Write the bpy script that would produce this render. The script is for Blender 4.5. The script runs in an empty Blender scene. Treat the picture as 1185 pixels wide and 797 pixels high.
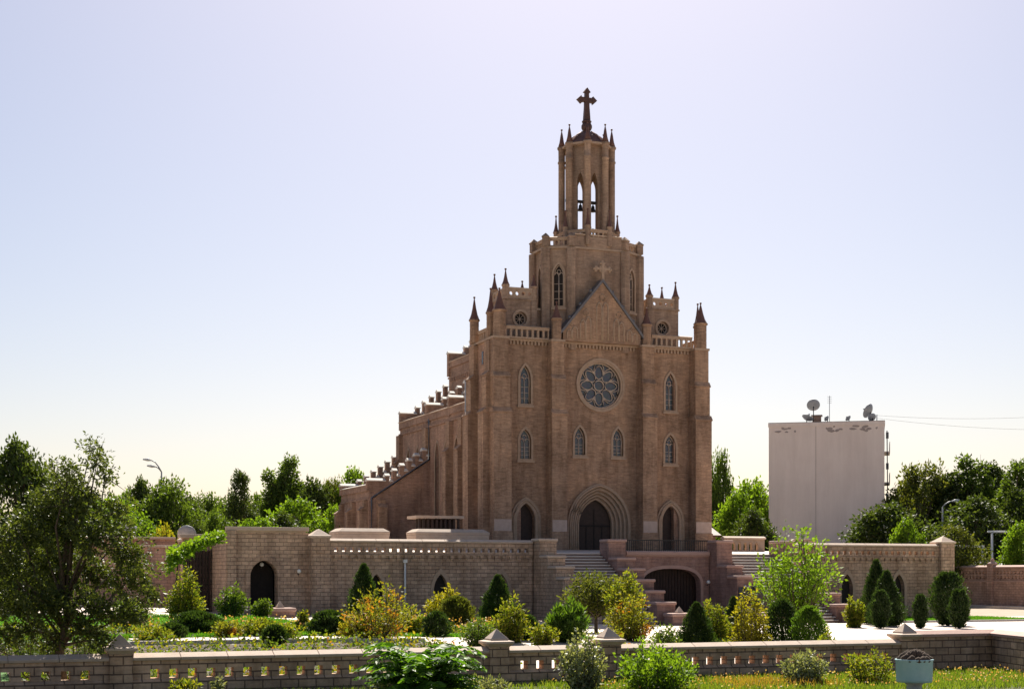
import bpy, bmesh, math, random
import numpy as np
from mathutils import Vector, Matrix
from mathutils.geometry import tessellate_polygon
R = math.radians
scene = bpy.context.scene
col = scene.collection
# ------------------------------------------------------------------ camera, sky, sun, exposure
F, CX, YH, ZE = 1750.0, 592.5, 665.0, 2.3
TH = math.atan(F / 4400.0); CT, ST = math.cos(TH), math.sin(TH)
cam = bpy.data.cameras.new("camera"); cam_o = bpy.data.objects.new("camera", cam); col.objects.link(cam_o)
cam_o.location = (0, 0, ZE); cam_o.rotation_euler = (R(90), 0, -TH)
cam.sensor_width = 36; cam.lens = F / 1185 * 36; cam.shift_y = 266.5 / 1185
cam.clip_start = .5; cam.clip_end = 3000
scene.camera = cam_o
SUN_AZ, SUN_EL = R(25), R(44)
w = bpy.data.worlds.new("World"); scene.world = w; w.use_nodes = True
nt = w.node_tree; bg = nt.nodes["Background"]
sky = nt.nodes.new("ShaderNodeTexSky"); sky.sky_type = 'NISHITA'; sky.sun_disc = False
sky.sun_elevation = SUN_EL; sky.sun_rotation = SUN_AZ
sky.air_density = 1.0; sky.dust_density = 1.2; sky.ozone_density = 2.0
tint = nt.nodes.new("ShaderNodeMix"); tint.data_type = 'RGBA'; tint.blend_type = 'MULTIPLY'; tint.inputs[0].default_value = 1
tint.inputs[7].default_value = (1.04, .93, .90, 1)      # warm white-balance tint over the sky colour
nt.links.new(sky.outputs[0], tint.inputs[6]); nt.links.new(tint.outputs[2], bg.inputs[0]); bg.inputs[1].default_value = .054
sl = bpy.data.lights.new("sun", 'SUN'); sl.energy = 5.0; sl.angle = R(.5); sl.color = (1, .93, .82)
so = bpy.data.objects.new("sun", sl); col.objects.link(so)
sd = Vector((math.sin(SUN_AZ) * math.cos(SUN_EL), math.cos(SUN_AZ) * math.cos(SUN_EL), math.sin(SUN_EL)))
so.rotation_euler = sd.to_track_quat('Z', 'Y').to_euler()
scene.view_settings.view_transform = 'Standard'; scene.view_settings.look = 'None'
scene.view_settings.gamma = 1; scene.view_settings.use_curve_mapping = False
scene.view_settings.exposure = 1.05
try:
    scene.cycles.max_bounces = 6; scene.cycles.transmission_bounces = 4; scene.cycles.transparent_max_bounces = 4
    scene.cycles.use_denoising = True
except Exception: pass

# ------------------------------------------------------------------ measuring helpers
def at(px, Z):                      # ground position seen in direction px at camera depth Z
    a = (px - CX) / F
    return a * Z * CT + Z * ST, -a * Z * ST + Z * CT
def xat(px, Y):
    a = (px - CX) / F
    Z = Y / (CT - a * ST); return a * Z * CT + Z * ST
def clamp(t, a=0., b=1.): return max(a, min(b, t))
def gz(x, y):                       # ground height: garden falls gently to the right
    t = clamp((x - 12) / 24); h = .4 - .7 * t
    s = clamp((y - 36) / 9); s = s * s * (3 - 2 * s)
    return -.3 + (h + .3) * s
def tz(y): return 3.52 + .38 * clamp((y - 77.3) / 10.7)     # terrace floor

# ------------------------------------------------------------------ tags
def tag(o, label=None, cat=None, group=None, kind=None):
    if label: o["label"] = label
    if cat: o["category"] = cat
    if group: o["group"] = group
    if kind: o["kind"] = kind
    return o
def empty(name, loc, label, cat, group=None, rz=0):
    o = bpy.data.objects.new(name, None); col.objects.link(o); o.location = loc; o.rotation_euler = (0, 0, rz)
    o.empty_display_size = .3; o["ow"] = list(loc) if rz == 0 else [0, 0, 0]
    return tag(o, label, cat, group)
def copy_thing(o, parent=None):
    c = o.copy(); col.objects.link(c)
    if parent: c.parent = parent
    for ch in [k for k in o.children]: copy_thing(ch, c)
    return c

# ------------------------------------------------------------------ mesh builder
def frame(O, U, N):
    O, U, N = Vector(O), Vector(U).normalized(), Vector(N).normalized()
    return lambda u, d, v: O + U * u + N * d + Vector((0, 0, v))
FX = lambda Y: frame((0, Y, 0), (1, 0, 0), (0, 1, 0))          # wall facing the camera side (-Y)
class MB:
    def __init__(s): s.v = []; s.f = []; s.sm = []
    def add(s, vs, fs, smooth=False):
        b = len(s.v); s.v += [tuple(p) for p in vs]
        s.f += [tuple(i + b for i in q) for q in fs]; s.sm += [smooth] * len(fs); return s
    def hexa(s, p):
        return s.add(p, [(0, 3, 2, 1), (4, 5, 6, 7), (0, 1, 5, 4), (1, 2, 6, 5), (2, 3, 7, 6), (3, 0, 4, 7)])
    def box(s, x0, x1, y0, y1, z0, z1):
        return s.hexa([(x0, y0, z0), (x1, y0, z0), (x1, y1, z0), (x0, y1, z0), (x0, y0, z1), (x1, y0, z1), (x1, y1, z1), (x0, y1, z1)])
    def fbox(s, fr, u0, u1, d0, d1, v0, v1):
        return s.hexa([fr(u0, d0, v0), fr(u1, d0, v0), fr(u1, d1, v0), fr(u0, d1, v0), fr(u0, d0, v1), fr(u1, d0, v1), fr(u1, d1, v1), fr(u0, d1, v1)])
    def plate(s, fr, outer, holes, d0, d1):
        loops = [outer] + list(holes)
        tris = tessellate_polygon([[Vector((p[0], p[1], 0)) for p in l] for l in loops])
        flat = [p for l in loops for p in l]; n = len(flat)
        vs = [fr(p[0], d0, p[1]) for p in flat] + [fr(p[0], d1, p[1]) for p in flat]
        fs = [tuple(t) for t in tris] + [tuple(i + n for i in reversed(t)) for t in tris]
        b = 0
        for l in loops:
            m = len(l)
            for i in range(m): j = (i + 1) % m; fs.append((b + i, b + j, n + b + j, n + b + i))
            b += m
        return s.add(vs, fs)
    def extr(s, fr, prof, u0, u1):   # profile of (d, v) swept along u
        n = len(prof)
        vs = [fr(u0, d, v) for d, v in prof] + [fr(u1, d, v) for d, v in prof]
        fs = [(i, (i + 1) % n, n + (i + 1) % n, n + i) for i in range(n)] + [tuple(range(n))[::-1], tuple(range(n, 2 * n))]
        return s.add(vs, fs)
    def coping(s, fr, u0, u1, d, hw, v0, v1, v2):
        return s.extr(fr, [(d - hw, v0), (d - hw - .02, v1), (d, v2), (d + hw + .02, v1), (d + hw, v0)], u0, u1)
    def lathe(s, c, prof, n=12, rot=0., sx=1., sy=1., smooth=True):
        cx, cy = c; vs = []; fs = []
        for r, z in prof:
            for k in range(n):
                a = rot + 2 * math.pi * k / n; vs.append((cx + r * math.cos(a) * sx, cy + r * math.sin(a) * sy, z))
        for i in range(len(prof) - 1):
            for k in range(n):
                j = (k + 1) % n; fs.append((i * n + k, i * n + j, (i + 1) * n + j, (i + 1) * n + k))
        fs.append(tuple(range(n))[::-1]); fs.append(tuple((len(prof) - 1) * n + k for k in range(n)))
        return s.add(vs, fs, smooth)
    def tube(s, path, rad, n=6, smooth=True):
        path = [Vector(p) for p in path]; m = len(path)
        if not hasattr(rad, '__len__'): rad = [rad] * m
        vs = []; fs = []
        for i, p in enumerate(path):
            t = (path[min(i + 1, m - 1)] - path[max(i - 1, 0)]).normalized()
            a = Vector((0, 0, 1)) if abs(t.z) < .9 else Vector((1, 0, 0))
            e1 = t.cross(a).normalized(); e2 = t.cross(e1)
            for k in range(n):
                g = 2 * math.pi * (k + .5) / n; vs.append(p + (e1 * math.cos(g) + e2 * math.sin(g)) * rad[i])
        for i in range(m - 1):
            for k in range(n):
                j = (k + 1) % n; fs.append((i * n + k, i * n + j, (i + 1) * n + j, (i + 1) * n + k))
        fs.append(tuple(range(n))[::-1]); fs.append(tuple((m - 1) * n + k for k in range(n)))
        return s.add(vs, fs, smooth)
    def ball(s, c, r, n=10):
        return s.lathe((c[0], c[1]), [(max(.001, r * math.sin(math.pi * i / 7)), c[2] - r * math.cos(math.pi * i / 7)) for i in range(8)], n)
    def build(s, name, mat, parent=None, label=None, bevel=0):
        ow = Vector(parent["ow"]) if parent is not None else Vector((0, 0, 0))
        me = bpy.data.meshes.new(name); me.from_pydata([(p[0] - ow.x, p[1] - ow.y, p[2] - ow.z) for p in s.v], [], s.f)
        bm = bmesh.new(); bm.from_mesh(me); bmesh.ops.recalc_face_normals(bm, faces=bm.faces); bm.to_mesh(me); bm.free()
        me.polygons.foreach_set("use_smooth", s.sm)
        me.materials.append(mat); me.update()
        o = bpy.data.objects.new(name, me); col.objects.link(o)
        if bevel:
            b = o.modifiers.new("bevel", 'BEVEL'); b.width = bevel; b.segments = 2; b.limit_method = 'ANGLE'; b.angle_limit = R(40)
        if parent is not None: o.parent = parent; o["ow"] = [0, 0, 0] if parent["ow"] is None else list(parent["ow"])
        if label: o["label"] = label
        return o

def lancet(cx, z0, w, zs, za, n=7):
    a = w / 2; h = za - zs; r = (a * a + h * h) / (2 * a); p = [(cx - a, z0), (cx + a, z0)]
    am = math.acos(clamp((r - a) / r, -1, 1))
    for i in range(n + 1): g = am * i / n; p.append((cx + a - r + r * math.cos(g), zs + r * math.sin(g)))
    for i in range(n - 1, -1, -1): g = am * i / n; p.append((cx - a + r - r * math.cos(g), zs + r * math.sin(g)))
    return p
def circle(cx, cz, r, n=24): return [(cx + r * math.cos(2 * math.pi * k / n), cz + r * math.sin(2 * math.pi * k / n)) for k in range(n)]
def rect(u0, u1, v0, v1): return [(u0, v0), (u1, v0), (u1, v1), (u0, v1)]

# ------------------------------------------------------------------ materials
def new_mat(name):
    m = bpy.data.materials.new(name); m.use_nodes = True; t = m.node_tree
    return m, t, t.nodes["Principled BSDF"]
def nd(t, typ, **k):
    n = t.nodes.new(typ)
    for a, b in k.items(): setattr(n, a, b)
    return n
def ramp(t, fac, stops):
    r = nd(t, "ShaderNodeValToRGB"); e = r.color_ramp.elements
    while len(e) < len(stops): e.new(.5)
    for i, (p, c) in enumerate(stops): e[i].position = p; e[i].color = (*c, 1)
    t.links.new(fac, r.inputs[0]); return r.outputs[0]
def mixc(t, fac, a, b, mode='MIX'):
    n = nd(t, "ShaderNodeMix", data_type='RGBA', blend_type=mode)
    for i, x in ((0, fac), (6, a), (7, b)):
        if hasattr(x, 'links'): t.links.new(x, n.inputs[i])
        else: n.inputs[i].default_value = x if i == 0 else (*x, 1)
    return n.outputs[2]
def noise(t, vec, scale, detail=4, rough=.6, dims=None):
    n = nd(t, "ShaderNodeTexNoise"); n.inputs["Scale"].default_value = scale; n.inputs["Detail"].default_value = detail
    n.inputs["Roughness"].default_value = rough
    t.links.new(vec, n.inputs["Vector"]); return n.outputs[0]
def mapping(t, vec, sc):
    n = nd(t, "ShaderNodeMapping"); n.inputs["Scale"].default_value = sc; t.links.new(vec, n.inputs[0]); return n.outputs[0]
def bump(t, b, h, strength, dist):
    n = nd(t, "ShaderNodeBump"); n.inputs["Strength"].default_value = strength; n.inputs["Distance"].default_value = dist
    t.links.new(h, n.inputs["Height"]); t.links.new(n.outputs[0], b.inputs["Normal"])
def brick_mat(name, c1, c2, mortar, bw, bh, ms, stain=(.55, .5, .45), stain_amt=.5, rough=.85, bstr=.6):
    m, t, b = new_mat(name)
    g = nd(t, "ShaderNodeNewGeometry"); P = g.outputs["Position"]
    sp = nd(t, "ShaderNodeSeparateXYZ"); t.links.new(P, sp.inputs[0])
    sn = nd(t, "ShaderNodeSeparateXYZ"); t.links.new(g.outputs["True Normal"], sn.inputs[0])
    ax = nd(t, "ShaderNodeMath", operation='ABSOLUTE'); t.links.new(sn.outputs[0], ax.inputs[0])
    gt = nd(t, "ShaderNodeMath", operation='GREATER_THAN'); t.links.new(ax.outputs[0], gt.inputs[0]); gt.inputs[1].default_value = .75
    mu = nd(t, "ShaderNodeMix", data_type='FLOAT'); t.links.new(gt.outputs[0], mu.inputs[0]); t.links.new(sp.outputs[0], mu.inputs[2]); t.links.new(sp.outputs[1], mu.inputs[3])
    cb = nd(t, "ShaderNodeCombineXYZ"); t.links.new(mu.outputs[0], cb.inputs[0]); t.links.new(sp.outputs[2], cb.inputs[1])
    br = nd(t, "ShaderNodeTexBrick"); t.links.new(cb.outputs[0], br.inputs["Vector"])
    br.inputs["Scale"].default_value = 1; br.inputs["Brick Width"].default_value = bw; br.inputs["Row Height"].default_value = bh
    br.inputs["Mortar Size"].default_value = ms; br.inputs["Mortar Smooth"].default_value = .3; br.inputs["Bias"].default_value = 0
    br.inputs["Color1"].default_value = (*c1, 1); br.inputs["Color2"].default_value = (*c2, 1); br.inputs["Mortar"].default_value = (*mortar, 1)
    n1 = noise(t, P, .45, 6, .65); n2 = noise(t, mapping(t, P, (2.2, 2.2, .35)), 1.2, 5, .6)
    r1 = ramp(t, n1, [(.3, (.60, .58, .57)), (.5, (1, 1, 1)), (.7, (1.34, 1.28, 1.2))])
    r2 = ramp(t, n2, [(.36, stain), (.58, (1, 1, 1))])
    c = mixc(t, .8, br.outputs[0], r1, 'MULTIPLY'); c = mixc(t, stain_amt, c, r2, 'MULTIPLY')
    n5 = noise(t, mapping(t, P, (1, 1, 5)), 1.6, 4, .7); c = mixc(t, .55, c, ramp(t, n5, [(.3, (.62, .60, .58)), (.5, (1, 1, 1)), (.72, (1.42, 1.36, 1.3))]), 'MULTIPLY')
    n3 = noise(t, P, 9, 3, .7); c = mixc(t, .35, c, ramp(t, n3, [(.25, (.6, .6, .6)), (.75, (1.4, 1.4, 1.4))]), 'MULTIPLY')
    t.links.new(c, b.inputs["Base Color"]); b.inputs["Roughness"].default_value = rough; b.inputs["Specular IOR Level"].default_value = .25
    h = nd(t, "ShaderNodeMath", operation='MULTIPLY_ADD'); t.links.new(n3, h.inputs[0]); h.inputs[1].default_value = .5; t.links.new(br.outputs[1], h.inputs[2])
    hi = nd(t, "ShaderNodeMath", operation='MULTIPLY'); t.links.new(br.outputs[1], hi.inputs[0]); hi.inputs[1].default_value = -1
    ha = nd(t, "ShaderNodeMath", operation='ADD'); t.links.new(hi.outputs[0], ha.inputs[0]); t.links.new(n3, ha.inputs[1])
    bump(t, b, ha.outputs[0], bstr, .02)
    return m
def rough_mat(name, c1, c2, scale=3., rough=.8, metal=0., spec=.3, bstr=.3, streak=None):
    m, t, b = new_mat(name); tc = nd(t, "ShaderNodeTexCoord"); P = tc.outputs["Object"]
    n = noise(t, P, scale, 6, .65); c = ramp(t, n, [(.3, c1), (.7, c2)])
    if streak:
        n2 = noise(t, mapping(t, P, (.7, .7, .10)), 1., 5, .7)
        c = mixc(t, streak, c, ramp(t, n2, [(.35, (.55, .5, .47)), (.6, (1, 1, 1))]), 'MULTIPLY')
        n4 = noise(t, P, .25, 4, .6); c = mixc(t, streak, c, ramp(t, n4, [(.35, (.8, .78, .78)), (.65, (1.05, 1.05, 1.05))]), 'MULTIPLY')
    t.links.new(c, b.inputs["Base Color"]); b.inputs["Roughness"].default_value = rough; b.inputs["Metallic"].default_value = metal
    b.inputs["Specular IOR Level"].default_value = spec
    if bstr: bump(t, b, noise(t, P, scale * 6, 4, .7), bstr, .02)
    return m
def leaf_mat(name, c1, c2, c3, trans=.4, rough=.45, spec=.4, patch=None):
    m, t, b = new_mat(name); g = nd(t, "ShaderNodeNewGeometry")
    c = ramp(t, g.outputs["Random Per Island"], [(0, c1), (.5, c2), (1, c3)])
    if patch:                       # some branches turn colour
        tc = nd(t, "ShaderNodeTexCoord")
        n = noise(t, tc.outputs["Object"], patch[1], 2, .5)
        f = ramp(t, n, [(patch[2], (0, 0, 0)), (patch[2] + .08, (1, 1, 1))])
        c = mixc(t, f, c, patch[0])
    t.links.new(c, b.inputs["Base Color"]); b.inputs["Roughness"].default_value = rough; b.inputs["Specular IOR Level"].default_value = spec
    tr = nd(t, "ShaderNodeBsdfTranslucent"); tcol = mixc(t, 1., c, (1.95, 1.85, .6), 'MULTIPLY'); t.links.new(tcol, tr.inputs[0])
    mx = nd(t, "ShaderNodeMixShader"); mx.inputs[0].default_value = trans
    t.links.new(b.outputs[0], mx.inputs[1]); t.links.new(tr.outputs[0], mx.inputs[2])
    t.links.new(mx.outputs[0], t.nodes["Material Output"].inputs[0]); return m
M = {}
M['brick'] = brick_mat('church_brick', (.45, .295, .20), (.335, .215, .145), (.34, .24, .175), .26, .075, .008, stain_amt=.55)
M['brick2'] = brick_mat('church_side_brick', (.44, .28, .205), (.35, .22, .16), (.33, .23, .175), .26, .075, .008, stain_amt=.5)
M['drum'] = brick_mat('tower_brick', (.41, .29, .215), (.34, .235, .175), (.32, .245, .185), .26, .075, .008, stain_amt=.5)
M['trim'] = rough_mat('moulding_stone', (.35, .25, .175), (.46, .335, .25), 4)
M['paletrim'] = rough_mat('pale_carved_stone', (.58, .46, .36), (.68, .56, .45), 5)
M['plinth'] = rough_mat('plinth_stone', (.46, .34, .28), (.56, .43, .36), 3)
M['block'] = brick_mat('terrace_block', (.58, .41, .295), (.44, .31, .225), (.25, .18, .135), .40, .20, .014, stain_amt=.55, bstr=.9)
M['blockbounce'] = brick_mat('bounce_tinted_block', (.38, .235, .19), (.33, .20, .165), (.24, .165, .14), .40, .20, .010, stain_amt=.5)  # reddish light bounced off the plaza is put into this colour
M['fgblock'] = brick_mat('garden_wall_block', (.62, .42, .28), (.44, .295, .20), (.20, .135, .095), .40, .19, .016, stain_amt=.6, bstr=1.)
M['fence'] = brick_mat('boundary_block', (.54, .35, .27), (.45, .29, .225), (.28, .19, .15), .40, .20, .014, stain_amt=.5)
M['coping'] = rough_mat('coping_stone', (.46, .35, .265), (.58, .455, .36), 2.5)
M['copepink'] = rough_mat('pink_coping', (.42, .27, .22), (.50, .33, .27), 2.5)
M['white_cap'] = rough_mat('white_weathering', (.62, .58, .53), (.74, .70, .64), 2)
M['tile'] = rough_mat('red_spire_tile', (.11, .055, .045), (.17, .085, .065), 6, .6)
M['lead'] = rough_mat('lead_sheet', (.13, .125, .13), (.20, .19, .20), 4, .5, .3)
M['ironwork'] = rough_mat('dark_iron', (.02, .02, .02), (.04, .035, .035), 8, .5)
M['cross'] = rough_mat('tower_cross_metal', (.07, .04, .035), (.11, .055, .045), 6, .5)
M['door'] = rough_mat('dark_door_wood', (.035, .022, .018), (.06, .036, .028), 5, .6)
M['riser'] = rough_mat('stair_riser', (.24, .17, .14), (.32, .23, .19), 3)  # darker than the treads: shade on the step fronts put into the colour
M['void'] = rough_mat('dark_recess', (.02, .016, .015), (.035, .028, .025), 4, .8)  # near-black colour carries the shade inside unlit openings
M['tracery'] = rough_mat('tracery_stone', (.46, .36, .29), (.56, .45, .37), 6)
m, t, b = new_mat('window_glass'); b.inputs["Base Color"].default_value = (.045, .05, .075, 1); b.inputs["Roughness"].default_value = .22
b.inputs["Specular IOR Level"].default_value = .9
tc = nd(t, "ShaderNodeTexCoord"); vo = nd(t, "ShaderNodeTexVoronoi"); vo.inputs["Scale"].default_value = 7; t.links.new(tc.outputs["Object"], vo.inputs["Vector"])
t.links.new(mixc(t, .35, (.07, .07, .08), vo.outputs["Color"], 'MULTIPLY'), b.inputs["Base Color"])
bump(t, b, noise(t, tc.outputs["Object"], 5, 2), .25, .05); M['glass'] = m
M['paving'] = None
m, t, b = new_mat('plaza_paving'); g = nd(t, "ShaderNodeNewGeometry"); P = g.outputs["Position"]
br = nd(t, "ShaderNodeTexBrick"); t.links.new(P, br.inputs["Vector"]); br.inputs["Scale"].default_value = 1; br.inputs["Brick Width"].default_value = 1.; br.inputs["Row Height"].default_value = 1.
br.inputs["Mortar Size"].default_value = .012; br.offset = 0
br.inputs["Color1"].default_value = (.62, .50, .41, 1); br.inputs["Color2"].default_value = (.56, .455, .375, 1); br.inputs["Mortar"].default_value = (.38, .31, .25, 1)
c = mixc(t, .7, br.outputs[0], ramp(t, noise(t, P, .35, 7, .7), [(.3, (.74, .72, .70)), (.6, (1.05, 1.04, 1.03))]), 'MULTIPLY')
t.links.new(c, b.inputs["Base Color"]); b.inputs["Roughness"].default_value = .75; bump(t, b, noise(t, P, 12, 4), .2, .01); M['paving'] = m
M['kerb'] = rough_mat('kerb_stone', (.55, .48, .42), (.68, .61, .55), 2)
M['earth'] = rough_mat('dry_earth', (.30, .24, .18), (.42, .34, .26), 1.2, .95)  # pale tone chosen so the unseen ground bounces light onto the walls
M['turf'] = rough_mat('rough_turf', (.045, .055, .02), (.10, .10, .04), 1.5, .95)
M['lawn'] = rough_mat('lawn_green', (.05, .13, .015), (.08, .20, .03), 2, .9)
M['soil'] = rough_mat('bed_soil', (.06, .045, .03), (.11, .08, .055), 3, .95)
M['plaster'] = rough_mat('stained_white_plaster', (.86, .74, .67), (.885, .775, .705), .6, .9, streak=.22)
M['grime'] = rough_mat('grey_grime_plaster', (.33, .27, .25), (.42, .36, .33), 3, .9)
M['whitemetal'] = rough_mat('white_painted_metal', (.62, .62, .62), (.72, .72, .71), 5, .5)
M['greymetal'] = rough_mat('grey_painted_metal', (.30, .31, .32), (.40, .41, .42), 5, .5)
M['bark'] = rough_mat('bark', (.06, .045, .03), (.13, .10, .07), 12, .95, bstr=.8)
M['binblue'] = rough_mat('worn_turquoise_paint', (.30, .50, .54), (.40, .58, .60), 4, .6, streak=.35)
M['lampglass'] = rough_mat('opal_globe', (.75, .73, .68), (.82, .80, .76), 3, .3)
M['carblue'] = rough_mat('car_body_white', (.60, .64, .70), (.64, .68, .74), 1, .25, spec=.6, bstr=0)
M['cardark'] = rough_mat('car_body_dark', (.03, .035, .05), (.05, .055, .07), 1, .25, spec=.6, bstr=0)
M['rubbish'] = rough_mat('dark_rubbish', (.05, .035, .025), (.12, .08, .055), 8, .95)
M['rubber'] = rough_mat('rubber', (.015, .015, .015), (.025, .025, .025), 5, .9)
M['yellow'] = rough_mat('yellow_sign_plastic', (.75, .55, .05), (.8, .6, .08), 3, .4)
L = {}
L['near'] = leaf_mat('willow_leaf', (.035, .055, .014), (.065, .09, .022), (.11, .135, .04), .40, .5, .3)
L['dark'] = leaf_mat('dark_leaf', (.03, .05, .012), (.045, .07, .016), (.07, .10, .024), .36, .6, .25)
L['mid'] = leaf_mat('mid_leaf', (.05, .085, .016), (.07, .115, .02), (.10, .15, .028), .42, .6, .25)
L['bright'] = leaf_mat('bright_leaf', (.07, .13, .012), (.10, .18, .016), (.15, .23, .025), .5, .55, .25)
L['olive'] = leaf_mat('olive_leaf', (.055, .075, .018), (.08, .10, .022), (.12, .13, .032), .4, .6, .25)
L['thuja'] = leaf_mat('thuja_spray', (.018, .04, .010), (.03, .06, .013), (.05, .085, .02), .3, .6)
L['thujalight'] = leaf_mat('light_thuja_spray', (.04, .09, .012), (.065, .13, .016), (.10, .17, .025), .45, .6)
L['gold'] = leaf_mat('gold_leaf', (.13, .14, .012), (.19, .18, .016), (.24, .21, .03), .5, .6, .2)
L['goldgreen'] = leaf_mat('gold_green_leaf', (.07, .11, .012), (.13, .16, .018), (.20, .19, .03), .48, .6, .2)
L['orange'] = leaf_mat('turning_leaf', (.09, .12, .016), (.16, .155, .02), (.13, .16, .028), .48, .6, .2, patch=((.26, .115, .022), 1.8, .54))
L['fern'] = leaf_mat('fern_leaflet', (.05, .13, .012), (.08, .18, .018), (.13, .24, .03), .45, .5, .3)
L['white'] = leaf_mat('pale_leaf', (.10, .13, .06), (.20, .22, .13), (.30, .32, .20), .3, .55, .3)
L['grass'] = leaf_mat('grass_blade', (.06, .11, .015), (.10, .16, .02), (.16, .19, .04), .45, .6)
L['drygrass'] = leaf_mat('dry_grass_blade', (.22, .15, .03), (.28, .17, .04), (.17, .15, .03), .4, .6)
L['lawnblade'] = leaf_mat('lawn_blade', (.05, .15, .012), (.07, .19, .016), (.10, .23, .025), .45, .6)
L['flower'] = leaf_mat('flower_petals', (.45, .25, .22), (.35, .20, .05), (.50, .42, .36), .35, .6)

# ------------------------------------------------------------------ foliage (numpy)
def unit(a): return a / np.maximum(np.linalg.norm(a, axis=1, keepdims=True), 1e-6)
def leaves_mesh(name, P, D, Ln, Wd, mat, rng):
    n = len(P); D = unit(D); rnd = unit(rng.normal(size=(n, 3))); S = unit(np.cross(D, rnd)); N = np.cross(D, S)
    Ln = np.broadcast_to(Ln, (n,)) * rng.uniform(.7, 1.25, n); Wd = np.broadcast_to(Wd, (n,)) * rng.uniform(.75, 1.2, n)
    V = np.empty((n, 4, 3)); mid = P + D * (Ln * .45)[:, None] + N * (Ln * .10)[:, None]
    V[:, 0] = P; V[:, 1] = mid + S * (Wd / 2)[:, None]; V[:, 2] = P + D * Ln[:, None]; V[:, 3] = mid - S * (Wd / 2)[:, None]
    me = bpy.data.meshes.new(name); me.vertices.add(4 * n); me.vertices.foreach_set("co", V.astype(np.float32).ravel())
    me.loops.add(4 * n); me.loops.foreach_set("vertex_index", np.arange(4 * n, dtype=np.int32))
    me.polygons.add(n); me.polygons.foreach_set("loop_start", np.arange(0, 4 * n, 4, dtype=np.int32))
    me.polygons.foreach_set("loop_total", np.full(n, 4, dtype=np.int32)); me.materials.append(mat); me.update(calc_edges=True); me.validate()
    return me
def link(name, me, parent=None):
    o = bpy.data.objects.new(name, me); col.objects.link(o)
    if parent is not None: o.parent = parent
    return o
def woody(mb, pts, r0, r1, n=5):
    k = len(pts); mb.tube(pts, [r0 + (r1 - r0) * i / (k - 1) for i in range(k)], n)
def clump_tree(name, loc, label, cat, group, clumps, nleaf, Ln, Wd, mat, trunk_r, seed, trunk_top=None, split=.35):
    """clumps: (x, y, z, radius, density) in metres from the tree's base"""
    rng = np.random.default_rng(seed); rd = random.Random(seed)
    t = empty(name, loc, label, cat, group); mb = MB()
    top = trunk_top or max(c[2] for c in clumps) * .8
    sway = [(0, 0, -.2)] + [(rd.uniform(-.04, .04) * top, rd.uniform(-.04, .04) * top, top * i / 5) for i in range(1, 6)]
    woody(mb, sway, trunk_r, trunk_r * .25, 8)
    wts = np.array([c[4] * c[3] ** 2 for c in clumps]); wts = wts / wts.sum(); Ps = []; Ds = []
    for c, wt in zip(clumps, wts):
        zb = min(max(.12 * top, c[2] * split + rd.uniform(0, .2) * top), top * .95); i = min(int(zb / top * 5), 4)
        a = Vector(sway[i]).lerp(Vector(sway[i + 1]), zb / top * 5 - i if i else 0.5); e = Vector(c[:3])
        mp = a.lerp(e, .5) + Vector((rd.uniform(-.1, .1), rd.uniform(-.1, .1), rd.uniform(-.05, .12))) * (e - a).length
        woody(mb, [a, mp, e], trunk_r * .35, trunk_r * .06, 5)
        for _ in range(3):
            q = e + Vector((rd.gauss(0, 1), rd.gauss(0, 1), rd.gauss(.2, .8))) * c[3] * .75; woody(mb, [mp.lerp(e, rd.uniform(.3, 1)), q], trunk_r * .12, trunk_r * .03, 4)
        n = max(8, int(nleaf * wt)); q = unit(rng.normal(size=(n, 3))) * (rng.uniform(0, 1, n) ** .45)[:, None]
        q *= c[3] * (1 + .35 * np.sin(q[:, :1] * 7 + q[:, 2:] * 5))
        Ps.append(np.array(c[:3]) + q * [1, 1, .85]); Ds.append(unit(q) * .6 + rng.normal(size=(n, 3)) * .7 + [0, 0, -.15])
    mb.build('trunk', M['bark'], None).parent = t
    link('crown', leaves_mesh('crown', np.concatenate(Ps), np.concatenate(Ds), Ln, Wd, mat, rng), t)
    return t
def envelope_clumps(H, Rr, z0, n, seed, shape='oval', cr=.3):
    rd = random.Random(seed); out = []
    for i in range(n):
        tt = (i + rd.random()) / n; z = z0 + (H - z0) * tt
        if shape == 'oval': r = math.sin(math.pi * (tt * .86 + .12)) ** .7
        elif shape == 'poplar': r = (.55 + .45 * math.sin(math.pi * tt)) * (1 - tt * .35)
        elif shape == 'cone': r = (1 - tt) ** .75 + .06
        else: r = 1
        a = i * 2.4 + rd.uniform(-.5, .5); k = rd.uniform(.25, .95) ** .6
        out.append((math.cos(a) * Rr * r * k, math.sin(a) * Rr * r * k, z - cr * Rr * .5, Rr * cr * rd.uniform(.65, 1.25) * (.5 + .5 * r), rd.uniform(.6, 1.2)))
    return out
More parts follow.
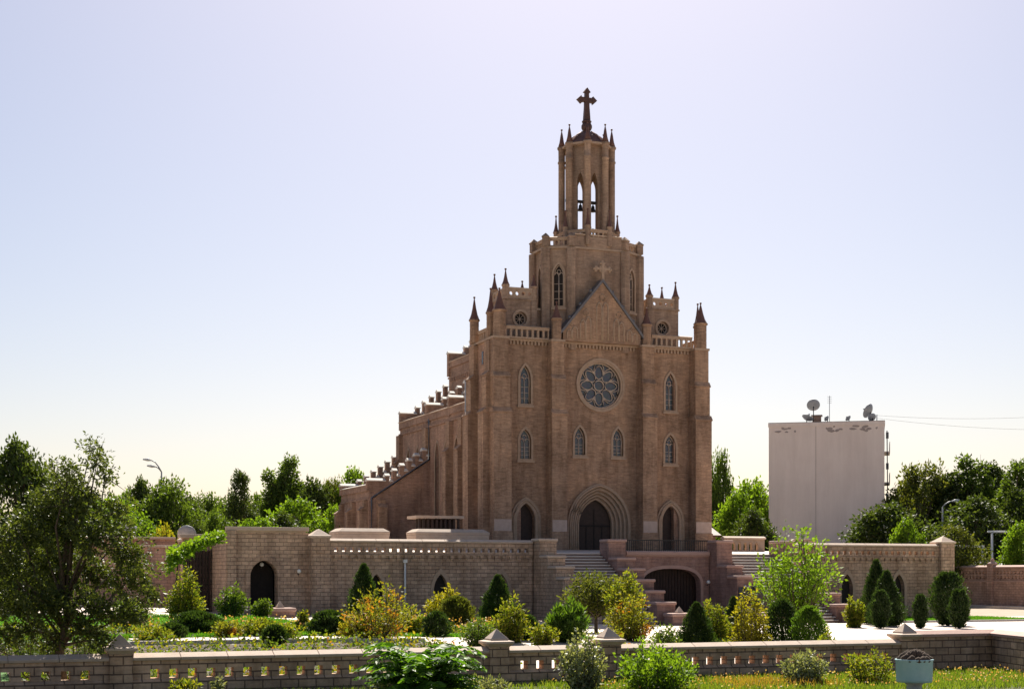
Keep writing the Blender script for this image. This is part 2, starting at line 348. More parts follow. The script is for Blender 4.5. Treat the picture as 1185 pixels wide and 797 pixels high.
def thuja(name, px, Z, ytop, wpx, label, mat, group=None, shape='cone', nl=2600, seed=1, cat='conifer', zg=None):
    nl = int(nl * 2.3)
    x, y = at(px, Z); g = gz(x, y) if zg is None else zg; sc = F / Z; H = ZE + (YH - ytop) / sc - g; Rr = wpx / 2 / sc
    rng = np.random.default_rng(seed); t = empty(name, (x, y, g), label, cat, group)
    n = nl; tt = rng.uniform(.0, 1, n) ** (1.25 if shape == 'cone' else 1.); a = rng.uniform(0, 2 * math.pi, n)
    if shape == 'cone': r = np.clip((1 - tt), 0, 1) ** .72 * np.minimum(1, .55 + tt * 3.2)
    elif shape == 'oval': r = np.sin(np.pi * np.clip(tt * .9 + .06, 0, 1)) ** .6
    else: r = np.minimum(1, .6 + tt * 2) * np.sqrt(np.clip(1 - tt ** 3, 0, 1))
    lob = 1 + .16 * np.sin(a * 5 + tt * 9 + seed) + .12 * np.sin(a * 3 - tt * 17 + seed * 2) + .11 * rng.normal(size=n)
    rad = Rr * r * lob * rng.uniform(0, 1, n) ** .28
    P = np.stack([rad * np.cos(a), rad * np.sin(a), tt * H * .97], 1)
    D = np.stack([np.cos(a) * .55, np.sin(a) * .55, np.full(n, .9)], 1) + rng.normal(size=(n, 3)) * .3
    mb = MB(); woody(mb, [(0, 0, -.15), (0, 0, H * .5), (0, 0, H * .9)], .05 * H / 2 + .02, .01)
    mb.build('stem', M['bark'], None).parent = t
    link('foliage', leaves_mesh('foliage', P, D, max(.10, 3.6 / sc), max(.03, 1.3 / sc), mat, rng), t); return t
def bush(name, px, Z, ytop, wpx, label, mat, group=None, nst=14, nl=1500, Ln=None, Wd=None, seed=1, cat='shrub', up=.5, spread=1., bare=.15, zg=None, trunk=0, up_leaf=.3):
    x, y = at(px, Z); g = gz(x, y) if zg is None else zg; sc = F / Z; H = ZE + (YH - ytop) / sc - g; Rr = wpx / 2 / sc
    rng = np.random.default_rng(seed); rd = random.Random(seed); t = empty(name, (x, y, g), label, cat, group)
    mb = MB(); Ps = []; Ds = []; tb = trunk * H
    if trunk: woody(mb, [(0, 0, -.15), (rd.uniform(-.03, .03), 0, tb * .6), (0, 0, tb + .1)], .03 + .022 * H, .02 + .012 * H, 7)
    for i in range(nst):
        a = i * 2.4 + rd.uniform(-.4, .4); k = ((i + .5) / nst) ** .5; hh = tb + (H - tb) * rd.uniform(.72, 1.) * (1 - up * k * k)
        tip = Vector((math.cos(a) * Rr * k * spread, math.sin(a) * Rr * k * spread, hh)); base = Vector((math.cos(a) * .05 * Rr, math.sin(a) * .05 * Rr, tb - (.1 if not trunk else 0)))
        mid = base.lerp(tip, .5) + Vector((math.cos(a) * Rr * .18, math.sin(a) * Rr * .18, -.02 * H)); pts = [base, base.lerp(mid, .6), mid, mid.lerp(tip, .55), tip]
        woody(mb, pts, .012 + .008 * H, .004, 5)
        n = int(nl * 1.8) // nst; s = rng.uniform(bare, 1.02, n); A, B_, C = (np.array(v) for v in (base, mid, tip))
        p = ((1 - s) ** 2)[:, None] * A + (2 * s * (1 - s))[:, None] * B_ + (s ** 2)[:, None] * C
        off = unit(rng.normal(size=(n, 3))) * (Rr * (.10 + .20 * (1 - np.abs(s - .5))) * rng.uniform(.2, 1, n))[:, None]
        Ps.append(p + off); Ds.append(unit(off) * .9 + [0, 0, up_leaf] + rng.normal(size=(n, 3)) * .35)
    mb.build('stem', M['bark'], None).parent = t
    P = np.concatenate(Ps); P[:, 2] = np.maximum(P[:, 2], .02)
    link('foliage', leaves_mesh('foliage', P, np.concatenate(Ds), Ln or 4.2 / sc, Wd or 2.2 / sc, mat, rng), t); return t
def fern_bush(name, px, Z, ytop, wpx, label, mat, nf=46, seed=3, cat='shrub'):
    x, y = at(px, Z); g = gz(x, y); sc = F / Z; H = ZE + (YH - ytop) / sc - g; Rr = wpx / 2 / sc
    rng = np.random.default_rng(seed); rd = random.Random(seed); t = empty(name, (x, y, g), label, cat)
    mb = MB(); Ps = []; Ds = []; Ls = []
    for i in range(nf):
        a = i * 2.4 + rd.uniform(-.3, .3); k = (i + .5) / nf; h0 = H * (1 - .75 * k) * rd.uniform(.8, .97); ca, sa = math.cos(a), math.sin(a)
        b0 = Vector((ca * .1, sa * .1, h0 * .55)); ln = Rr * rd.uniform(.75, 1.0); m1 = b0 + Vector((ca * ln * .5, sa * ln * .5, h0 * .42)); e = b0 + Vector((ca * ln, sa * ln, h0 * .24))
        pts = [b0.lerp(m1, s) .lerp(m1.lerp(e, s), s) for s in [j / 8 for j in range(9)]]
        woody(mb, [(0, 0, 0), tuple(b0)], .012, .008, 4); woody(mb, pts, .007, .003, 4)
        side = Vector((-sa, ca, 0))
        for s in np.linspace(.12, 1, 13):
            p = b0.lerp(m1, s).lerp(m1.lerp(e, s), s); d = (m1.lerp(e, s) - b0.lerp(m1, s)).normalized()
            for sg in (-1, 1):
                for rr_ in range(2):
                    Ps.append(p + d * rr_ * .025); Ds.append(side * sg + d * .55 + Vector((0, 0, -.25 + rd.uniform(-.15, .15)))); Ls.append(ln * .30 * (1.1 - .6 * s))
    mb.build('stem', M['bark'], None).parent = t
    P = np.array([tuple(p) for p in Ps]); D = np.array([tuple(p) for p in Ds])
    link('foliage', leaves_mesh('foliage', P, D, np.array(Ls), np.array(Ls) * .32, mat, rng), t); return t
def scatter(name, P, mat, Ln, Wd, seed, up=1., spread=.35):
    rng = np.random.default_rng(seed); D = rng.normal(size=(len(P), 3)) * spread + [0, 0, up]
    return link(name, leaves_mesh(name, P, D, Ln, Wd, mat, rng))

# ================================================================== GROUND
def patch(name, x0, x1, y0, y1, mat, off, zf=gz, nx=None, ny=None, kind='structure'):
    nx = nx or max(2, int((x1 - x0) / 2.)); ny = ny or max(2, int((y1 - y0) / 2.))
    vs = [(x0 + (x1 - x0) * i / nx, y0 + (y1 - y0) * j / ny) for j in range(ny + 1) for i in range(nx + 1)]
    vs = [(x, y, zf(x, y) + off) for x, y in vs]
    fs = [(j * (nx + 1) + i, j * (nx + 1) + i + 1, (j + 1) * (nx + 1) + i + 1, (j + 1) * (nx + 1) + i) for j in range(ny) for i in range(nx)]
    o = MB().add(vs, fs).build(name, mat); o["kind"] = kind; return o
gx = [-1500, -400, -120, -40] + list(range(-20, 101, 3)) + [130, 200, 500, 1500]
gy = [-300, -60, 0, 15] + list(range(24, 125, 3)) + [160, 260, 600, 2500]
vs = [(x, y, (gz(x, y) if y > 33 else gz(x, y) + .06) - .03) for y in gy for x in gx]; nx = len(gx)
o = MB().add(vs, [(j * nx + i, j * nx + i + 1, (j + 1) * nx + i + 1, (j + 1) * nx + i) for j in range(len(gy) - 1) for i in range(nx - 1)]).build('ground', M['earth']); o["kind"] = 'structure'
patch('plaza', 14.6, 79.5, 33.35, 47.4, M['paving'], .006)
patch('plaza', 21.5, 79.5, 47.4, 77.05, M['paving'], 0)
patch('lawn', 1, 21.5, 33.35, 72.2, M['lawn'], 0)
patch('courtyard', 3, 21.5, 72.2, 94, M['paving'], 0)
patch('grass_verge', -8, 40, 24, 32.9, M['turf'], .036)
patch('garden_path', 2, 23, 52.65, 55.2, M['paving'], .016)
patch('garden_path', 6, 23, 43.5, 46.0, M['paving'], .016)
patch('garden_path', 15.6, 19.4, 60.1, 72.2, M['paving'], .014)
patch('lawn', 49.2, 61.5, 68.8, 76.4, M['lawn'], .012)
patch('lawn', 22.5, 26.4, 61.5, 74.5, M['lawn'], .016)
patch('flower_bed', 2.2, 21.4, 47.5, 52.4, M['soil'], .012)
patch('flower_bed', 2.2, 14.6, 33.4, 43.2, M['soil'], .012)
patch('flower_bed', 21.5, 25.8, 39.5, 43.6, M['soil'], .012)
patch('flower_bed', 15, 21.4, 55.4, 60, M['soil'], .016)
def kerb(x0, x1, y0, y1):
    mb = MB(); n = max(1, int(max(x1 - x0, y1 - y0) / 2))
    for i in range(n):
        a, b = i / n, (i + 1) / n; xa, xb, ya, yb = x0, x1, y0, y1
        if x1 - x0 > y1 - y0: xa, xb = x0 + (x1 - x0) * a, x0 + (x1 - x0) * b - .015
        else: ya, yb = y0 + (y1 - y0) * a, y0 + (y1 - y0) * b - .015
        z = gz((xa + xb) / 2, (ya + yb) / 2); mb.box(xa, xb, ya, yb, z - .2, z + .11)
    o = mb.build('kerb', M['kerb']); o["kind"] = 'structure'
for k in [(2.2, 21.4, 52.42, 52.6), (2.2, 15.4, 55.25, 55.42), (2.2, 14.4, 43.25, 43.42), (49.2, 61.5, 68.62, 68.78)]: kerb(*k)
o = patch('terrace_paving', 20.35, 59.4, 77.42, 128, M['paving'], 0, zf=lambda x, y: tz(y), ny=24)

# ================================================================== FOREGROUND GARDEN WALL
fr = FX(33.)
gw = empty('garden_wall', (10, 33, -.25), 'long foreground block wall pierced by a row of square holes, with capped posts', 'wall')
def fg_post(parent, x, y=33.15, z1=.62, name='post'):
    p = MB().box(x - .24, x + .24, y - .24, y + .24, -.4, z1).build(name, M['fgblock'], parent, bevel=.012)
    h = math.sqrt(2)
    MB().lathe((x, y), [(.24 * h, z1), (.29 * h, z1 + .05), (.33 * h, z1 + .08), (.33 * h, z1 + .13), (.22 * h, z1 + .16), (.22 * h, z1 + .19), (.01, z1 + .42)], 4, math.pi / 4, smooth=False).build('cap', M['coping'], p, bevel=.012)
posts = [-4.5, 4.16, 12.79, 15.69, 24.3]
for x in posts: fg_post(gw, x)
for a, b in zip(posts[:-1], posts[1:]):
    u0, u1 = a + .24, b - .24; n = int((u1 - u0 - .3) / .4); s0 = (u0 + u1) / 2 - (n - 1) * .2
    MB().plate(fr, rect(u0, u1, .07, .47), [rect(s0 + i * .4 - .095, s0 + i * .4 + .095, .085, .285) for i in range(n)], 0., .3).build('pierced_panel', M['fgblock'], gw)
    MB().extr(fr, [(-.07, -.5), (-.07, .02), (-.0, .068), (.30, .068), (.36, .02), (.36, -.5)], u0, u1).build('plinth', M['fgblock'], gw)
    mb = MB(); k = int((u1 - u0) / 1.05) + 1
    for i in range(k): mb.coping(fr, u0 + (u1 - u0) * i / k + .004, u0 + (u1 - u0) * (i + 1) / k - .004, .15, .20, .472, .535, .63)
    mb.build('coping', M['coping'], gw, bevel=.01)
gw2 = empty('garden_wall', (26, 33, -.25), 'taller solid block wall turning towards the viewer beside the blue bin', 'wall')
fr2 = frame((27.0, 33.0, 0), (-.30, -.95, 0), (.95, -.30, 0))
MB().fbox(fr, 24.56, 27.26, .02, .32, -.5, .66).build('masonry', M['fgblock'], gw2)
MB().fbox(fr2, -.01, 5, 0, .3, -.5, .657).build('masonry', M['fgblock'], gw2)
MB().coping(fr, 24.56, 27.2, .17, .20, .663, .74, .84).build('coping', M['copepink'], gw2, bevel=.01)
MB().coping(fr2, -.02, 5, .15, .20, .665, .742, .842).build('coping', M['copepink'], gw2, bevel=.01)

# ================================================================== TERRACE WALLS
def terrace_wall(x0, x1, label, arches, blk):
    t = empty('retaining_wall', ((x0 + x1) / 2, 77, -.3), label, 'wall'); fr = FX(77.)
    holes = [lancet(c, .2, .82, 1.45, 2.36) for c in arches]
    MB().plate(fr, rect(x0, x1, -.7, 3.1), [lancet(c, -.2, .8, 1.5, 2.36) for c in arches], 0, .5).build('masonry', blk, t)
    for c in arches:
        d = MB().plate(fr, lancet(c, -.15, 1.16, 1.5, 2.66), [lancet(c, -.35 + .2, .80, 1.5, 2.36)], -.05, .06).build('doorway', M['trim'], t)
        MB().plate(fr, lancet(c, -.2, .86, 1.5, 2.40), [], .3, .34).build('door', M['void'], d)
    n = int((x1 - x0) / .43); s0 = (x0 + x1) / 2 - (n - 1) * .215; mb = MB()
    mb.fbox(fr, x0, x1, .02, .5, 3.1, 3.42)
    for i in range(n): mb.fbox(fr, s0 + i * .43 - .12, s0 + i * .43 + .1, -.07, .02, 3.13, 3.33)
    mb.fbox(fr, x0, x1, -.08, .019, 3.332, 3.418); mb.build('corbel_table', blk, t)
    MB().plate(fr, rect(x0, x1, 3.42, 4.02), [rect(s0 + i * .43 - .105, s0 + i * .43 + .105, 3.53, 3.75) for i in range(n)], -.04, .26).build('parapet', blk, t)
    mb = MB(); k = int((x1 - x0) / 1.2)
    for i in range(k): mb.coping(fr, x0 + (x1 - x0) * i / k + .004, x0 + (x1 - x0) * (i + 1) / k - .004, .11, .21, 4.022, 4.10, 4.22)
    mb.build('coping', M['coping'], t, bevel=.012); return t
tl = terrace_wall(20.32, 31.84, 'left terrace wall in shade with a white drainpipe and pointed arches', [22.9, 26.5, 30.0], M['block'])
tr = terrace_wall(48.25, 58.95, 'right terrace wall with two pointed arches behind clipped conifers', [52.28, 56.01], M['block'])
mb = MB(); mb.tube([(24.46, 76.9, .2), (24.46, 76.9, 2.95)], .055, 10); mb.box(24.36, 24.56, 76.8, 76.99, 2.95, 3.12); mb.build('drainpipe', M['whitemetal'], tl)
def capped_pillar(parent, x, w_, y0, top, blk, name='pillar'):
    h = w_ / 2; p = MB().box(x - h, x + h, y0, y0 + w_, -.7, top).build(name, blk, parent, bevel=.012)
    c = (x, y0 + h); q = math.sqrt(2) * h
    MB().lathe(c, [(q, top), (q * 1.12, top + .04), (q * 1.16, top + .14), (q * 1.02, top + .17), (.12, top + .47), (.01, top + .5)], 4, math.pi / 4, smooth=False).build('cap', M['coping'], p, bevel=.012)
    MB().plate(FX(y0), rect(x - h * .45, x + h * .45, 3.45, 3.95), [rect(x - h * .33, x + h * .33, 3.51, 3.89)], -.03, .02).build('panel_frame', blk, p)
capped_pillar(tl, 19.82, .99, 76.72, 4.2, M['block']); capped_pillar(tr, 59.45, .99, 76.72, 4.2, M['block'])

# gatehouse on the left end of the terrace
gh = empty('gatehouse', (17, 77, 0), 'square block gatehouse with a dark round-topped arch at the left end of the terrace', 'gatehouse'); fr = FX(77.4)
MB().plate(fr, rect(15.15, 19.335, -.3, 4.5), [lancet(16.98, -.1, 1.42, 2.22, 3.06)], 0, .7).build('wall', M['block'], gh)
mb = MB(); mb.box(15.15, 15.75, 78.1, 84, -.3, 4.5); mb.box(18.6, 19.2, 78.1, 84, -.3, 4.5); mb.box(15.75, 18.6, 83.4, 84, -.3, 4.5); mb.build('wall', M['block'], gh)
MB().box(15.16, 19.19, 77.42, 83.98, 4.503, 4.58).build('roof', M['coping'], gh)
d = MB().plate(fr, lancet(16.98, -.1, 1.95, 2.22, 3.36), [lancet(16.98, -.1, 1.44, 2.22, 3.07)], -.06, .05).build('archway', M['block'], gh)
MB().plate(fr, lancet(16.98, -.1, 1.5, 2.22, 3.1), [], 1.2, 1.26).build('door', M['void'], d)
MB().box(15.0, 19.33, 77.25, 77.6, 4.585, 4.78).build('coping', M['coping'], gh, bevel=.02)
MB().box(15.0, 15.5, 77.2, 77.399, -.3, 4.58).build('pilaster', M['block'], gh, bevel=.01)
# slatted wing left of the gatehouse
wg = empty('side_wing', (14.5, 82, .3), 'recessed dark slatted wing beside the gatehouse, under a pale coping', 'wing')
MB().box(13.6, 15.1, 82.1, 82.5, -.3, 4.3).build('wall', M['block'], wg)
mb = MB()
for i in range(9): mb.box(13.62 + i * .165, 13.71 + i * .165, 81.9, 82.09, .3, 3.6)
mb.build('slats', M['door'], wg); MB().box(13.4, 15.1, 81.8, 82.6, 4.303, 4.5).build('coping', M['coping'], wg, bevel=.02)
# far low wall on the left
fw = empty('boundary_wall', (8, 95, .3), 'two-tiered low wall far left behind the big tree', 'wall')
MB().box(-12, 15.6, 95, 95.4, -.3, 4.0).build('masonry', M['fence'], fw); MB().box(-12, 15.6, 94.8, 95.5, 4.003, 4.15).build('coping', M['coping'], fw, bevel=.02)
MB().box(-12, 15.6, 97, 97.4, -.3, 4.55).build('masonry', M['fence'], fw); MB().box(-12, 15.6, 96.8, 97.5, 4.553, 4.7).build('coping', M['coping'], fw, bevel=.02)
capped_pillar(fw, 15.9, .8, 94.6, 4.35, M['fence'])

# ================================================================== STAIRS, ARCHWAY
def cheek(st, x0, x1, mat, off, z0):
    for k in range(6):
        y1 = 77.35 - k * 1.16; y0 = y1 - 1.16 - (.1 if k == 5 else 0); yc = y1 - .75
        top = 4.3 if k == 0 else (.75 - .12 * k if off < .5 and k > 2 else 0) or z0 + (yc - 70.) / 7.4 * (tz(77.4) - z0) + off
        p = MB().box(x0 + .06, x1 - .06, y0 + .004, y1 - .004, -.7, top - .17).build('pier', M[mat], st)
        MB().box(x0 - .02, x1 + .02, y0 - .06, y1 - .07, top - .168, top).build('cap', M['copepink' if mat == 'blockbounce' else 'coping'], p, bevel=.06)
def staircase(x0, x1, label, ck):
    st = empty('staircase', ((x0 + x1) / 2, 73.6, -.3), label, 'staircase'); n = 23; y0 = 70.0; dy = (77.4 - y0) / n; z0 = gz((x0 + x1) / 2, 70); dz = (tz(77.4) - z0) / n
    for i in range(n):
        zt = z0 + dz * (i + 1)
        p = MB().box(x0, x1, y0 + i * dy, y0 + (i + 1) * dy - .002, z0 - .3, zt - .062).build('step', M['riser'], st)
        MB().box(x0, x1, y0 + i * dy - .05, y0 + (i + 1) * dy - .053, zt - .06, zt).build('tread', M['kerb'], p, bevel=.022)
    for a, b, m_, o_ in ck: cheek(st, a, b, m_, o_, z0)
    return st
staircase(33.02, 36.0, 'left flight of stone steps, half in shade, with stepped stone piers on both sides', [(31.86, 33.0, 'block', .85), (36.02, 37.2, 'blockbounce', .75)])
staircase(44.02, 47.0, 'right flight of sunlit stone steps behind the bright green sapling', [(42.88, 44.0, 'blockbounce', .36), (47.02, 48.2, 'blockbounce', .6)])
ar = empty('archway', (40.2, 77, -.3), 'wide low dark arch under the terrace between the two staircases', 'archway'); fr = FX(77.)
def basket(c, w_, z0, zs, za):
    p = [(c - w_ / 2, z0), (c + w_ / 2, z0)]
    for i in range(17): g = math.pi * i / 16; cx_, sx_ = math.cos(g), math.sin(g); p.append((c + w_ / 2 * math.copysign(abs(cx_) ** .75, cx_), zs + (za - zs) * abs(sx_) ** .9))
    return p
MB().plate(fr, rect(37.53, 42.86, -.7, 3.34), [basket(40.45, 3.75, -.6, 1.75, 2.66)], 0, .55).build('wall', M['blockbounce'], ar)
MB().plate(fr, basket(40.45, 4.1, -.6, 1.75, 2.86), [basket(40.45, 3.76, -.62, 1.75, 2.67)], -.03, .04).build('arch_moulding', M['copepink'], ar)
g_ = MB(); g_.box(38.2, 42.6, 77.9, 77.96, -.5, 3.2)
for i in range(22): g_.box(38.45 + i * .19, 38.48 + i * .19, 77.84, 77.899, -.4, 2.8)
g_.build('gate', M['door'], ar)
MB().extr(fr, [(-.16, 3.46), (-.16, 3.6), (-.1, 3.66), (.6, 3.66), (.6, 3.342), (-.06, 3.342)], 37.53, 42.86).build('cornice', M['copepink'], ar, bevel=.015)
rl = empty('iron_railing', (40.2, 77.2, 3.66), 'dark iron railing on the wall above the wide arch', 'railing')
MB().box(37.54, 42.86, 77.13, 77.19, 4.25, 4.31).build('handrail', M['ironwork'], rl); MB().box(37.54, 42.86, 77.14, 77.18, 3.72, 3.75).build('bottom_rail', M['ironwork'], rl)
for i in range(44):
    x = 37.6 + i * .12; MB().box(x, x + .028, 77.147, 77.173, 3.662, 4.25).build('baluster', M['ironwork'], rl)
def lantern_planter(x, y, label, z1=.34):
    p = empty('stone_planter', (x, y, -.35), label, 'planter', 'planters at the foot of the stairs')
    MB().box(x - .62, x + .62, y - .5, y + .5, -.5, z1 - .2).build('body', M['blockbounce'], p); MB().box(x - .68, x + .68, y - .56, y + .56, z1 - .198, z1).build('rim', M['copepink'], p, bevel=.07)
    MB().lathe((x, y), [(.24, z1 + .002), (.24, z1 + .06), (.01, z1 + .34)], 4, math.pi / 4, smooth=False).build('pyramid_lamp', M['coping'], p)
lantern_planter(37.0, 69.6, 'pink-tinted stone planter with a small pyramid lamp below the dark arch')
lantern_planter(47.9, 69.6, 'pink-tinted stone planter with a small pyramid lamp right of the right-hand stairs')
lantern_planter(43.6, 69.6, 'pink-tinted stone planter with a pyramid lamp half hidden behind golden shrubs')
lantern_planter(16.3, 70.8, 'low stone block with a lamp before the left gatehouse', .75)
bd = empty('dark_panel', (45, 74.6, 1), 'dark blue panel on the pier left of the right-hand stairs, two lamps on top', 'notice board')
MB().box(42.98, 43.92, 73.78, 73.85, .7, 1.62).build('panel', M['cardark'], bd)  # plain dark panel set against the front face of the pier
for x in (43.35, 43.6): MB().ball((x, 73.72, 1.68), .06).build('bulb', M['lampglass'], bd)
def wall_lamp(x, y, z, label):
    p = empty('wall_lamp', (x, y, z), label, 'lamp'); MB().tube([(x, y + .35, z - .15), (x, y + .1, z - .2), (x, y, z - .08)], .02).build('bracket', M['ironwork'], p); MB().ball((x, y, z), .11).build('globe', M['lampglass'], p)
wall_lamp(18.75, 77.05, 2.5, 'white globe wall lamp right of the gatehouse arch'); wall_lamp(16.98, 77.9, 2.85, 'small pendant lamp inside the gatehouse arch')
wall_lamp(42.65, 76.66, 1.9, 'dark bracket wall lamp right of the wide arch')

# things on the terrace
def slab_planter(x0, x1, y0, y1, z0, z1, label, mat):
    p = empty('terrace_planter', ((x0 + x1) / 2, (y0 + y1) / 2, z0), label, 'planter')
    i = .28; mb = MB(); fr = lambda k, z: [(x0 + k, y0 + k, z), (x1 - k, y0 + k, z), (x1 - k, y1 - k, z), (x0 + k, y1 - k, z)]
    for a, b in (((.12, z0), (0, z1 - .35)), ((0, z1 - .345), (-.02, z1 - .2)), ((-.02, z1 - .198), (i, z1))): mb.hexa(fr(*a) + fr(*b))
    mb.build('body', mat, p, bevel=.02)
slab_planter(22.3, 25.3, 82.4, 84.4, 3.4, 4.95, 'long low stone planter on the terrace left of the church', M['coping'])
slab_planter(27.3, 31.9, 83.8, 85.6, 3.4, 5.0, 'wide low chamfered planter on the terrace by the church corner', M['coping'])
pv = empty('low_pavilion', (30, 88, 3.8), 'low dark railed pavilion with a sunlit flat edge beside the church', 'pavilion')
MB().box(28.7, 31.3, 87.6, 89, 3.6, 4.9).build('base', M['brick2'], pv); MB().box(28.5, 31.6, 87.4, 89.2, 5.75, 5.92).build('roof_slab', M['coping'], pv)
for i in range(10):
    x = 28.7 + i * .28; MB().box(x, x + .13, 87.55, 87.68, 4.905, 5.748).build('baluster', M['door'], pv)
MB().box(28.8, 31.2, 88.3, 88.4, 4.905, 5.748).build('back_panel', M['door'], pv)
tb = empty('balustrade', (51, 84, 3.7), 'short sunlit stone balustrade with dark arched gaps at the top of the right-hand stairs', 'balustrade')
fr = FX(85.8); MB().plate(fr, rect(48.9, 51.9, 3.75, 4.62), [lancet(49.2 + i * .42, 3.9, .26, 4.2, 4.45) for i in range(6)], 0, .3).build('panel', M['trim'], tb)
MB().coping(fr, 48.85, 51.95, .15, .24, 4.622, 4.72, 4.82).build('coping', M['coping'], tb)
MB().box(50.9, 52.4, 80.5, 81.2, 3.55, 4.55).build('end_block', M['trim'], tb, bevel=.03)
shd = empty('low_building', (56, 104, 3.8), 'low brown tiled building behind the right corner of the church', 'building')
MB().box(52.8, 58.5, 104, 107, 3.5, 5.3).build('wall', M['brick2'], shd)
MB().extr(FX(103.6), [(0, 5.302), (0, 5.4), (1.9, 6.2), (3.8, 5.4), (3.8, 5.302)], 52.5, 58.8).build('roof', M['tile'], shd)

# ================================================================== right boundary wall
bw = empty('boundary_wall', (80, 98, -.3), 'pink block boundary wall with knobbed posts running back on the far right', 'wall'); fr = frame((80, 62, 0), (0, 1, 0), (1, 0, 0))
MB().fbox(fr, 0, 75, 0, .35, -.6, 1.75).build('masonry', M['fence'], bw); MB().fbox(fr, 0, 75, -.05, .4, 1.753, 1.86).build('string_course', M['copepink'], bw)
MB().plate(fr, rect(0, 75, 1.863, 2.85), [[(i * .42 + .1, 2.0), (i * .42 + .4, 2.0), (i * .42 + .25, 2.3)] for i in range(178)] + [[(i * .42 + .31, 2.68), (i * .42 + .16, 2.36 + .02), (i * .42 + .46, 2.38), ][::-1] for i in range(177)], .05, .3).build('pierced_parapet', M['fence'], bw)
MB().coping(fr, 0, 75, .175, .22, 2.853, 2.95, 3.08).build('coping', M['copepink'], bw)
for k in range(9):
    y = 8.2 * k + 3.1
    p = MB().fbox(fr, y - .3, y + .3, -.14, .49, -.6, 3.1).build('post', M['fence'], bw)
    MB().lathe((80.17, 62 + y), [(.36, 3.1), (.42, 3.2), (.3, 3.28), (.12, 3.36), (.17, 3.48), (.1, 3.6), (.01, 3.66)], 10).build('finial', M['copepink'], p)
MB().fbox(fr, 0, 75, -1.3, -.002, -.6, -.12).build('kerb', M['kerb'], bw)

# ================================================================== blue bin
x, y = at(1058, 32); bn = empty('litter_urn', (x, y, -.25), 'worn turquoise litter urn heaped with dark rubbish in front of the wall post', 'bin')
MB().lathe((x, y), [(.25, -.27), (.25, -.18), (.16, -.14), (.16, -.02), (.22, .03)], 20).build('foot', M['greymetal'], bn)
MB().lathe((x, y), [(.22, .032), (.365, .04), (.375, .1), (.385, .48), (.40, .50), (.40, .525), (.36, .525), (.35, .44)], 28).build('bowl', M['binblue'], bn)
rd = random.Random(5); mb = MB()
for i in range(46):
    a, r_ = rd.uniform(0, 6.28), .33 * rd.random() ** .5; h = .2 * (1 - (r_ / .36) ** 2)
    mb.lathe((x + r_ * math.cos(a), y + r_ * math.sin(a)), [(.01, .42), (.09, .46 + h * .6), (.07, .52 + h * .8), (.01, .55 + h)], 6, a)
mb.build('rubbish', M['rubbish'], bn)

# ================================================================== CHURCH
XC = 41.0
ch = empty('church', (XC, 98, 3.8), 'large brown brick gothic church with a central octagonal tower and gabled front', 'church')
def window(fr, cx, z0, w_, zs, za, two=True, parent=ch, name='window', depth=.32, fw=.14, pane='glass'):
    f = MB().plate(fr, lancet(cx, z0 - .1, w_ + 2 * fw, zs, za + fw * 1.3), [lancet(cx, z0, w_, zs, za)], -.05, .06).build(name, M['trim'], parent)
    MB().plate(fr, lancet(cx, z0 - .02, w_ + .06, zs, za + .03), [], depth - .1, depth - .06).build('pane', M[pane], f)
    mb = MB(); d = depth - .13
    if two:
        h = w_ / 2; zz = zs - (za - zs) * .15; mb.tube([fr(cx, d, z0), fr(cx, d, zz)], .032, 6)
        for sg in (-1, 1):
            c = lancet(cx + sg * h / 2, zz - .3, h * .95, zz, zz + h * .75, 5)[1:-1]
            mb.tube([fr(p[0], d, p[1]) for p in c], .025, 5)
        mb.tube([fr(p[0], d, p[1]) for p in circle(cx, zz + h * .95, h * .38, 12) + [(cx + h * .38, zz + h * .95)]], .025, 5)
        for k in range(1, 4): mb.fbox(fr, cx - h, cx + h, d + .01, d + .025, z0 + (zz - z0) * k / 4 - .012, z0 + (zz - z0) * k / 4 + .012)
    mb.tube([fr(p[0], d + .02, p[1]) for p in lancet(cx, z0 + .03, w_ - .06, zs, za - .04)[1:]], .035, 5)
    mb.build('tracery', M['tracery'], f); MB().fbox(fr, cx - w_ / 2 - fw - .06, cx + w_ / 2 + fw + .06, -.12, .05, z0 - .24, z0 - .102).build('sill', M['trim'], f); return f
def pinnacle(x, y, z0, zb, zt, r, parent=ch, n=8, body=None, name='pinnacle'):
    mb = MB(); q = r / math.cos(math.pi / n); prof = [(q, z0)]; k = max(1, int((zb - z0) / .42))
    for i in range(1, k): z = z0 + (zb - z0) * i / k; prof += [(q, z - .035), (q * .95, z - .03), (q * .95, z + .0), (q, z + .005)]
    prof += [(q, zb - .14), (q * 1.22, zb - .08), (q * 1.22, zb - .0)]
    mb.lathe((x, y), prof, n, math.pi / n, smooth=False); p = mb.build(name, body or M['brick'], parent)
    s = MB(); s.lathe((x, y), [(q * 1.14, zb + .002), (q * .72, zb + (zt - zb) * .22), (q * .42, zb + (zt - zb) * .5), (.03, zt - .1)], n, math.pi / n, smooth=False); s.ball((x, y, zt - .03), .075); s.build('spire', M['tile'], p); return p
Y0 = 88.0; fr = FX(Y0)
WIN = [(-5.1, 13.05, .72, 14.6, 15.45), (5.13, 13.05, .72, 14.6, 15.45), (-5.1, 9.6, .78, 10.7, 11.45), (5.13, 9.6, .78, 10.7, 11.45), (-1.35, 9.95, .72, 10.95, 11.72), (1.35, 9.95, .72, 10.95, 11.72)]
DOORS = [(-5.08, 1.22), (5.12, 1.22)]
holes = [lancet(XC + c, z0, w_, zs, za) for c, z0, w_, zs, za in WIN] + [lancet(XC + c, 3.5, w_, 5.75, 6.8) for c, w_ in DOORS]
holes += [lancet(XC - .02, 3.5, 4.0, 5.6, 7.95, 12), circle(XC + .1, 14.45, 1.5, 40)]
MB().plate(fr, rect(33.75, 48.3, 3.2, 16.95), holes, 0, .7).build('facade_wall', M['brick'], ch)
